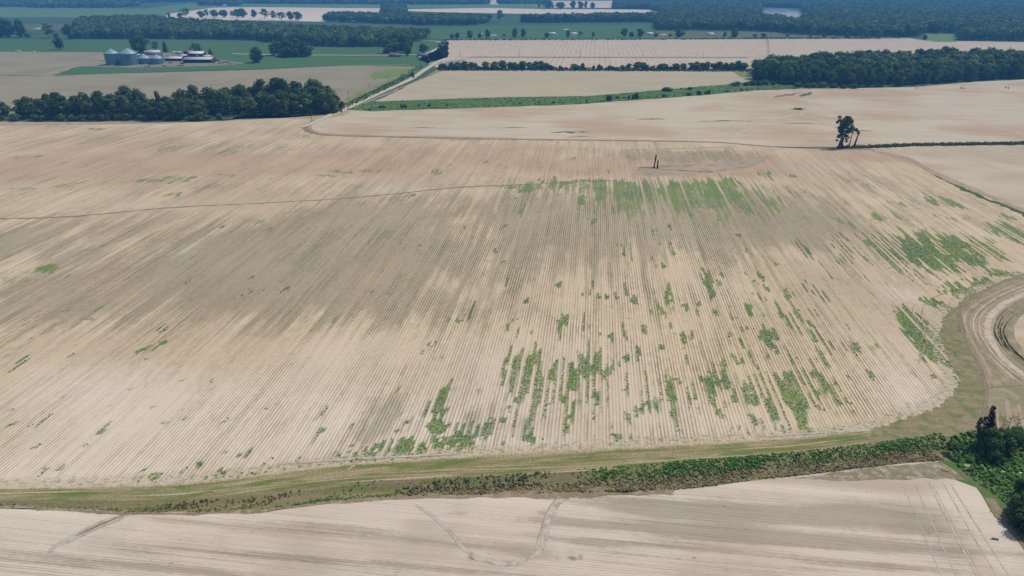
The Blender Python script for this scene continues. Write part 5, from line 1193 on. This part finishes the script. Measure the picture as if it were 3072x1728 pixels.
def shed(px, pb, L, Wd, he, hr, rz, roofm, wallm, label, name='shed', open_side=True, posts=7, cat='shed'):
    p = G(px, pb) + np.array((0, Wd / 2, 0)); r = thing(name, p, label, cat, None, rz)
    x, y = L / 2 + .6, Wd / 2 + .6; t = .18
    v = []
    for z0 in (0, t):
        v += [(-x, -y, he + z0), (x, -y, he + z0), (x, 0, hr + z0), (-x, 0, hr + z0), (x, y, he + z0), (-x, y, he + z0)]
    q = [(6, 7, 8, 9), (9, 8, 10, 11), (0, 3, 2, 1), (3, 5, 4, 2), (0, 1, 7, 6), (5, 11, 10, 4), (1, 2, 8, 7), (2, 4, 10, 8), (0, 6, 9, 3), (3, 9, 11, 5)]
    part(MB().add(v, q), 'roof', roofm, r)
    X, Y = L / 2, Wd / 2
    m = MB(); m.box((0, Y - .1, he / 2 - .02), (L, .2, he - .06)); m.box((-X + .1, -.12, he / 2 - .02), (.2, Wd - .26, he - .06)); m.box((X - .1, -.12, he / 2 - .02), (.2, Wd - .26, he - .06))
    for sx in (-1, 1):
        a = sx * (X - .1); m.add([(a - .1, -Y, he - .05), (a - .1, Y, he - .05), (a - .1, 0, hr - .06), (a + .1, -Y, he - .05), (a + .1, Y, he - .05), (a + .1, 0, hr - .06)], t=[(0, 1, 2), (3, 5, 4)])
    if not open_side: m.box((0, -Y + .1, he / 2 - .02), (L - .44, .2, he - .06))
    part(m, 'wall', wallm, r)
    if open_side:
        for k in range(posts):
            part(MB().box((-X + .5 + (L - 1) * k / (posts - 1), -Y + .12, he / 2 - .05), (.3, .3, he)), 'post', TIMBER, r)
    else:
        part(MB().box((L * .12, -Y - .03, min(he - .4, 3.6) / 2), (min(4.5, L * .3), .08, min(he - .4, 3.6))), 'door', plain('shed_door', (.5, .5, .5), .6), r)
    return r


shed(591, 189, 40, 22, 4.6, 7.0, .06, GREYROOF, DARKWALL, 'long open fronted machine shed with pale grey roof, largest of the farm')
shed(588, 170.5, 23, 12, 4.8, 7.4, -.03, WHITEROOF, DARKWALL, 'shed with the brightest white roof and dark walls behind the machine shed', open_side=False)
shed(519, 183.5, 24, 15, 3.6, 5.6, .04, PALEROOF, DARKWALL, 'low open shed with pale mottled roof left of the machine shed', posts=5)
shed(459, 165.5, 21, 12, 4.4, 7.0, -.05, PALEROOF, TANWALL, 'pale gabled shed behind the short grain bins', open_side=False)
shed(441, 162, 9, 6, 3.2, 4.4, .02, WHITEROOF, TANWALL, 'small white roofed shed touching the pale gabled shed', open_side=False)
shed(410, 172, 8, 5, 3.4, 4.2, .0, WHITEROOF, DARKWALL, 'tiny white roofed shed between the tall and the short bins', open_side=False)
shed(566, 164, 15, 8, 4.5, 6.5, .0, BROWNROOF, DARKWALL, 'brown roofed barn behind the white roofed shed', name='barn', open_side=False, cat='barn')


def tank(px, pb, label, L=4.5, rad=1.1):
    r = thing('fuel_tank', G(px, pb), label, 'tank'); n = 8
    part(MB().tube([(-L / 2 - .3, 0, 2.2), (-L / 2, 0, 2.2), (L / 2, 0, 2.2), (L / 2 + .3, 0, 2.2)], [rad * .5, rad, rad, rad * .5], 14), 'tank_shell', WHITE, r)
    for x in (-L * .3, L * .3): part(MB().box((x, 0, .6), (.3, 1.6, 1.25)), 'cradle', TIMBER, r)


def scrap(px, pb, L, h, label, mat, seed, group=None):
    rg = random.Random(seed); m = MB()
    for _ in range(16):
        m.box((rg.gauss(0, L * .28), rg.gauss(0, 1.2), rg.uniform(.2, h)), (rg.uniform(.3, L * .3), rg.uniform(.3, 1.2), rg.uniform(.2, h * .7)), rg.uniform(0, 3))
        a = rg.uniform(0, 3.1); c = np.array((rg.gauss(0, L * .3), rg.gauss(0, 1), h * .6)); d = np.array((math.cos(a), math.sin(a) * .5, rg.uniform(-.2, .5))) * rg.uniform(.8, 2.4)
        m.tube([c - d, c + d], .1, 5)
    o = m.obj('scrap_pile', mat); p = G(px, pb); o.location = (p[0], p[1], .1); tag(o, label, 'scrap pile', group)


GSC = 'scrap piles around the farm'
for k, (px, pb, L, h, mt) in enumerate(((655, 184, 9, 2.2, RUST), (678, 188, 8, 1.8, TIMBER), (705, 190, 7, 1.2, PALEROOF), (722, 191, 6, .9, PALEROOF), (640, 178, 6, 1.8, RUST), (548, 192, 7, 1.6, DARKWALL), (510, 190, 6, 1.5, RUST), (560, 181, 7, 2.0, DARKWALL), (500, 178, 6, 2.2, DARKWALL))):
    scrap(px, pb, L, h, ['rusty scrap heap just right of the machine shed', 'heap of old timber in the middle of the scrap row', 'pale scrap heap near the right end of the scrap row', 'last flat pale heap of the scrap row', 'rusty heap behind the right end of the machine shed', 'dark junk heap in front of the machine shed', 'rusty heap in front of the low open shed', 'dark junk heap between the low open shed and the machine shed', 'dark junk heap left of the low open shed'][k], mt, 40 + k, GSC)
shed(620, 176, 10, 7, 3.2, 4.6, .1, PALEROOF, TANWALL, 'small pale roofed shed tucked behind the right end of the machine shed', open_side=False)
shed(536, 163, 9, 6, 3.0, 4.2, .0, GREYROOF, TANWALL, 'small grey roofed shed between the fuel tank and the brown barn', open_side=False)
shed(548, 174, 12, 8, 3.4, 4.8, -.08, PALEROOF, DARKWALL, 'pale lean shed between the low open shed and the white roofed shed', posts=4)
tank(521, 160, 'white round ended fuel tank on cradles behind the low open shed')
tank(307, 183, 'small white tank left of the leftmost grain bin', 2.0, .8)


def wheel(m_x, m_y, rad, w, root, name='wheel'):
    o = part(MB().tube([(0, -w / 2, 0), (0, -w / 2 + .04, 0), (0, w / 2 - .04, 0), (0, w / 2, 0)], [rad * .86, rad, rad, rad * .86], 12), name, RUBBER, root)
    o.location = (m_x, m_y, rad); return o


def trailer(px, pb, L, label, mat, rz=0, bed=True, name='farm_trailer'):
    r = thing(name, G(px, pb), label, 'trailer', None, rz)
    if bed:
        m = MB(); m.box((0, 0, 1.15), (L, 2.4, .2))
        for x, y, sx, sy in ((0, -1.17, L, .06), (0, 1.17, L, .06), (-L / 2 + .03, 0, .06, 2.26), (L / 2 - .03, 0, .06, 2.26)): m.box((x, y, 1.75), (sx, sy, 1.0))
        part(m, 'bed', mat, r)
    else:
        m = MB(); m.box((0, -.9, 1.0), (L, .18, .25)); m.box((0, .9, 1.0), (L, .18, .25))
        for x in np.linspace(-L / 2 + .3, L / 2 - .3, 5): m.box((x, 0, 1.0), (.15, 1.62, .2))
        for x in (-L / 2 + .3, L / 2 - .3): m.box((x, 0, 1.7), (.15, 1.9, 1.3))
        part(m, 'frame', mat, r)
    part(MB().tube([(L / 2, 0, .95), (L / 2 + 1.6, 0, .7)], .09, 5), 'tongue', mat, r)
    for x in (-L * .28, L * .28):
        for y in (-1.3, 1.3): wheel(x, y, .5, .3, r)
    return r


trailer(443, 201.5, 7, 'low reddish frame trailer on the grass before the short bins', REDPAINT, .03, False)
trailer(494, 199, 6, 'grey farm trailer with raised sides before the elevator tower', STEEL, -.05, True)
trailer(54, 156, 9, 'long white trailer on the track at the far left', WHITE, .02, True, 'white_trailer')


def pickup(px, pb, label, rz=0):
    r = thing('pickup_truck', G(px, pb), label, 'truck', None, rz); m = MB()
    m.box((0, 0, .75), (5.2, 1.9, .6)); m.box((-1.6, -.9, 1.2), (2.0, .1, .35)); m.box((-1.6, .9, 1.2), (2.0, .1, .35)); m.box((1.9, 0, 1.15), (1.4, 1.8, .25))
    part(m, 'body', WHITE, r)
    m = MB(); v = [(-.7, -.85, 1.06), (1.3, -.85, 1.06), (1.3, .85, 1.06), (-.7, .85, 1.06), (-.5, -.72, 1.85), (.7, -.72, 1.85), (.7, .72, 1.85), (-.5, .72, 1.85)]
    m.add(v, [(0, 1, 5, 4), (1, 2, 6, 5), (2, 3, 7, 6), (3, 0, 4, 7), (4, 5, 6, 7)]); part(m, 'cab', WHITE, r)
    m = MB().add([(1.32, -.75, 1.12), (1.32, .75, 1.12), (.76, .66, 1.76), (.76, -.66, 1.76)], [(0, 1, 2, 3)]); part(m, 'windscreen', GLASS, r)
    for x in (-1.6, 1.6):
        for y in (-.85, .85): wheel(x, y, .4, .28, r)


pickup(103, 156.5, 'small white pickup truck on the track right of the white trailer', .05)
pickup(1259, 172.3, 'white pickup truck parked before the second brown house', .1)


def implement(px, pb, label, mat, n=9, wd=8, rz=0, name='disc_harrow'):
    r = thing(name, G(px, pb), label, 'farm implement', None, rz); m = MB()
    for y in (-1.4, 1.4): m.box((0, y, 1.0), (wd, .22, .22))
    for x in np.linspace(-wd / 2 + .2, wd / 2 - .2, 5): m.box((x, 0, 1.02), (.18, 2.58, .18))
    m.tube([(-.8, -1.4, 1.0), (0, -4.5, .8), (.8, -1.4, 1.0)], .1, 5); m.tube([(0, 1.2, 1.1), (0, 0, 2.2), (0, -1.2, 1.1)], .1, 5)
    part(m, 'frame', mat, r)
    for y in (-1.4, 1.4):
        g = MB()
        for k in range(n):
            x = -wd / 2 + .4 + (wd - .8) * k / (n - 1); g.tube([(x, y, .45), (x + .05, y, .45)], [.45, .45], 10)
        g.tube([(-wd / 2, y, .45), (wd / 2, y, .45)], .06, 5); part(g, 'disc_gang', RUST, r)
    for x in (-1.4, 1.4): wheel(x, 0, .5, .3, r)


implement(541, 198, 'faded red disc harrow on the grass before the machine shed', REDPAINT, 9, 9, .2)
implement(640, 189, 'rusty harrow parked right of the machine shed', RUST, 9, 8, -.2)
implement(662, 191, 'brown cultivator beyond the rusty harrow, on bare ground', RUST, 8, 7, .3, 'cultivator')
implement(690, 193, 'flat tan implement farthest right of the farm', TIMBER, 8, 7, .1, 'cultivator')
implement(625, 181, 'dark implement under the right end of the machine shed roof', RUST, 8, 6, 1.2, 'cultivator')
implement(503, 170, 'tall brown machine between the elevator tower and the fuel tank', RUST, 5, 4, 1.0, 'cultivator')


def house(px, pb, L, Wd, label, wallm, roofm, rz=0, nwin=3, rows=2.9):
    p = G(px, pb) + np.array((0, Wd / 2, 0)); r = thing('farm_house', p, label, 'house', None, rz)
    w = part(MB().box((0, 0, rows / 2), (L, Wd, rows)), 'wall', wallm, r)
    x, y = L / 2 + .5, Wd / 2 + .5; h = rows + .02; rr = h + Wd * .22
    v = [(-x, -y, h), (x, -y, h), (x, y, h), (-x, y, h), (-x + Wd * .35, 0, rr), (x - Wd * .35, 0, rr)]
    rf = part(MB().add(v, [(0, 1, 5, 4), (2, 3, 4, 5), (0, 3, 2, 1)], [(1, 2, 5), (3, 0, 4)]), 'roof', roofm, r)
    part(MB().box((L * .25, .6, rr - .2), (.8, .8, 1.6)), 'chimney', BRICK, rf)
    part(MB().box((-L * .06, -Wd / 2 - .03, 1.05), (1.1, .1, 2.1)), 'door', WHITE, r)
    for k in range(nwin):
        xx = -L * .36 + k * L * .72 / max(1, nwin - 1)
        if abs(xx + L * .06) < 1.3: xx += 2.6
        f = part(MB().box((xx, -Wd / 2 - .03, 1.6), (1.7, .08, 1.3)), 'window', WHITE, r)
        part(MB().box((xx, -Wd / 2 - .08, 1.6), (1.45, .06, 1.08)), 'pane', GLASS, f)


house(1184, 171, 18, 9, 'long brown brick house under the trees left of the road', BRICK, SHINGLE)
house(1267, 171.3, 17, 9, 'long brown brick house nearest the road bend', BRICK, SHINGLE, -.02)
house(832, 168, 10, 8, 'white house half hidden in the clump of dark trees', WHITE, PALEROOF)
for k, (px, pb) in enumerate(((1658, 104.5), (1722, 105), (1950, 104.5), (2133, 105.5))):
    house(px, pb, 15, 9, ['tiny white house in the far green, leftmost of the four', 'tiny white house in the far green, second from the left', 'tiny white house in the far green beside a tree pair', 'tiny white house in the far green, rightmost of the four'][k], WHITE, WHITEROOF, .1 * k)
house(2207 - 766, 107, 12, 8, 'tiny pale house beyond the row field close to the road', TANWALL, PALEROOF)
house(2898, 107, 14, 9, 'tiny pale house at the forest edge beside the light green patch', TANWALL, PALEROOF)
house(673, 18, 24, 12, 'very far pale barn under trees near the horizon', WHITE, WHITEROOF)

# ------------------------------------------------------------------ poles, pivots, small things
def pole(px, pb, pt, label, arm=True, rad=.20, group='utility poles'):
    r = thing('utility_pole', G(px, pb), label, 'utility pole', group); H = hgt(pb, pt)
    part(MB().tube([(0, 0, -.2), (0, 0, H * .6), (0, 0, H)], [rad, rad * .85, rad * .7], 8), 'post', POLEW, r)
    if arm:
        a = part(MB().box((0, -rad - .08, H - .7), (2.4, .14, .16)), 'crossarm', POLEW, r); a['label'] = 'short timber crossarm'
        for x in (-1.05, 0, 1.05): part(MB().lathe([(.05, H - .62), (.09, H - .5), (.05, H - .34), (.01, H - .3)], 8, (x, -rad - .08, 0)), 'insulator', STEEL, a)
    return r


pole(936, 365.5, 327, 'bare wooden pole at the end of the gravel road by the grove', False, .24)
pole(1048, 309, 272, 'wooden pole right of the grove on the yellow green verge')
pole(1106, 262.5, 248, 'short wooden pole at the edge of the grey field', False)
pole(1164.5, 253, 227, 'slim wooden pole on the verge between the short pole and the bushy pole')
pole(1204, 234, 217, 'slim pole beside the yellow green grass patch')
pole(1238.5, 232, 192, 'tall pole with bushes at its foot left of the gravel road', True, .22)
pole(1262, 203.5, 180, 'thick dark pole nearest the grey field corner', False, .42)
pole(1286, 189, 175, 'pole with a bush beside it halfway up the road', True, .3)
pole(1305.5, 178, 158, 'pole standing before the big ragged tree at the road bend')
pole(1381, 170, 146, 'pole just past the road bend before the row field')
pole(1558, 170.5, 148, 'second pole along the field road after the bend')
pole(1741, 170.5, 148, 'third pole along the field road after the bend')
pole(1928, 171, 149, 'fourth pole along the field road, with a wide crossarm')
pole(2110, 171.5, 151, 'last pole along the field road before the right grove')
for px, pb, w, h in ((1237, 228, 6, 4.5), (1240, 233, 4, 2.5), (1290, 187, 6, 4)):
    put_tree(px, pb, 0, w, pick(*SHRUB), 'dark bush at the foot of a roadside pole', 'bushes at the roadside poles', 'bush', 'bush', H=h)


def pivot(p0, p1, n, label, mat, hh=4.2, name='irrigation_pivot'):
    p0, p1 = np.array(p0), np.array(p1); d = p1 - p0; L = np.linalg.norm(d); rz = math.atan2(d[1], d[0])
    r = thing(name, p0, label, 'irrigation pivot', None, rz); s = L / n
    m = MB()
    for x in (-1.6, 1.6):
        for y in (-1.6, 1.6): m.tube([(x, y, 0), (x * .3, y * .3, hh)], .1, 5)
    m.tube([(0, 0, 0), (0, 0, hh + .4)], .16, 8); part(m, 'pivot_stand', mat, r)
    for k in range(n):
        a = k * s; m = MB(); q = [(a + s * t, 0, hh + .9 * math.sin(math.pi * t)) for t in np.linspace(0, 1, 9)]
        m.tube(q, .12, 6)
        for y in (-.8, .8):
            low = [(a + s * t, y, hh - .2 - .8 * math.sin(math.pi * t)) for t in np.linspace(0, 1, 9)]; m.tube(low, .03, 4)
            for t in range(1, 8): m.tube([q[t], low[t]], .03, 4)
        part(m, 'span', mat, r)
        b = a + s; m = MB(); m.tube([(b, -2.2, .9), (b, 0, hh)], .10, 5); m.tube([(b, 2.2, .9), (b, 0, hh)], .10, 5); m.box((b, 0, .95), (.2, 4.6, .2))
        tw = part(m, 'tower', mat, r)
        for y in (-2.2, 2.2):
            o = part(MB().tube([(-.2, 0, 0), (.2, 0, 0)], [.65, .65], 14), 'wheel', RUBBER, tw); o.location = (b, y, .65); o.rotation_euler = (0, 0, math.pi / 2)


pivot(G(2750, 267), G(3420, 262), 5, 'long irrigation pivot crossing the pale field at the foot of the right grove', STEEL)
pivot(G(2306, 167), G(2302, 117), 7, 'reddish irrigation pivot seen end on in the far row field', REDPIPE, 4.6)


def stand():
    r = thing('pipe_stand', D(2007, 1152), 'small black two legged frame at the upper edge of the ditch', 'stand'); m = MB()
    for x in (-.36, .36): part(MB().tube([(x, 0, -.1), (x, 0, 1.0)], .09, 6), 'leg', BLACKM, r)
    part(MB().box((-.02, 0, .92), (.92, .3, .34)).box((.38, 0, 1.14), (.22, .26, .24)), 'crosspiece', BLACKM, r)


stand()


def debris(x, y, L, h, label, mat, n=24, name='brush_pile', seed=1):
    r = random.Random(seed); m = MB()
    for _ in range(n):
        a = r.uniform(0, 6.28); l = L * r.uniform(.2, .5); c = (r.gauss(0, L * .22), r.gauss(0, L * .1), r.uniform(.05, h))
        m.tube([(c[0] - l * math.cos(a), c[1] - l * .4 * math.sin(a), max(.04, c[2] - .1)), (c[0], c[1], c[2] + .1), (c[0] + l * math.cos(a), c[1] + l * .4 * math.sin(a), max(.04, c[2] - .15))], [.05 + h * .04, .08 + h * .05, .04], 5)
    o = m.obj(name, mat); p = D(x, y); o.location = (p[0], p[1], .05); tag(o, label, 'brush pile')


debris(2011, 276, 9, 1.4, 'low dark brush pile by the track fork in the pale field', BARK, 40, seed=2)
debris(2502, 1357, 1.3, .15, 'small twig heap on the pale sand near the right frame edge', TIMBER, 16, seed=3)
debris(2378, 1188 - 4, 2.0, .25, 'pile of pale sticks at the bare corner by the ditch end', DIRTPALE, 18, 'stick_pile', seed=4)

# ------------------------------------------------------------------ the air
hz = MB().box((0, 6000, 64), (28000, 17000, 134)).obj('haze', None)
tag(hz, 'thin blue summer haze over the fields', 'haze', kind='stuff')
hm = bpy.data.materials.new('haze'); hm.use_nodes = True; nt = hm.node_tree; nt.nodes.remove(nt.nodes['Principled BSDF'])
pv = nt.nodes.new('ShaderNodeVolumePrincipled'); pv.inputs['Density'].default_value = 0.00019
pv.inputs['Color'].default_value = (.13, .46, .95, 1); pv.inputs['Anisotropy'].default_value = 0.0
nt.links.new(pv.outputs[0], nt.nodes['Material Output'].inputs['Volume'])
hz.data.materials.append(hm); hz.display_type = 'WIRE'
print('trees and bushes', COUNT[0])
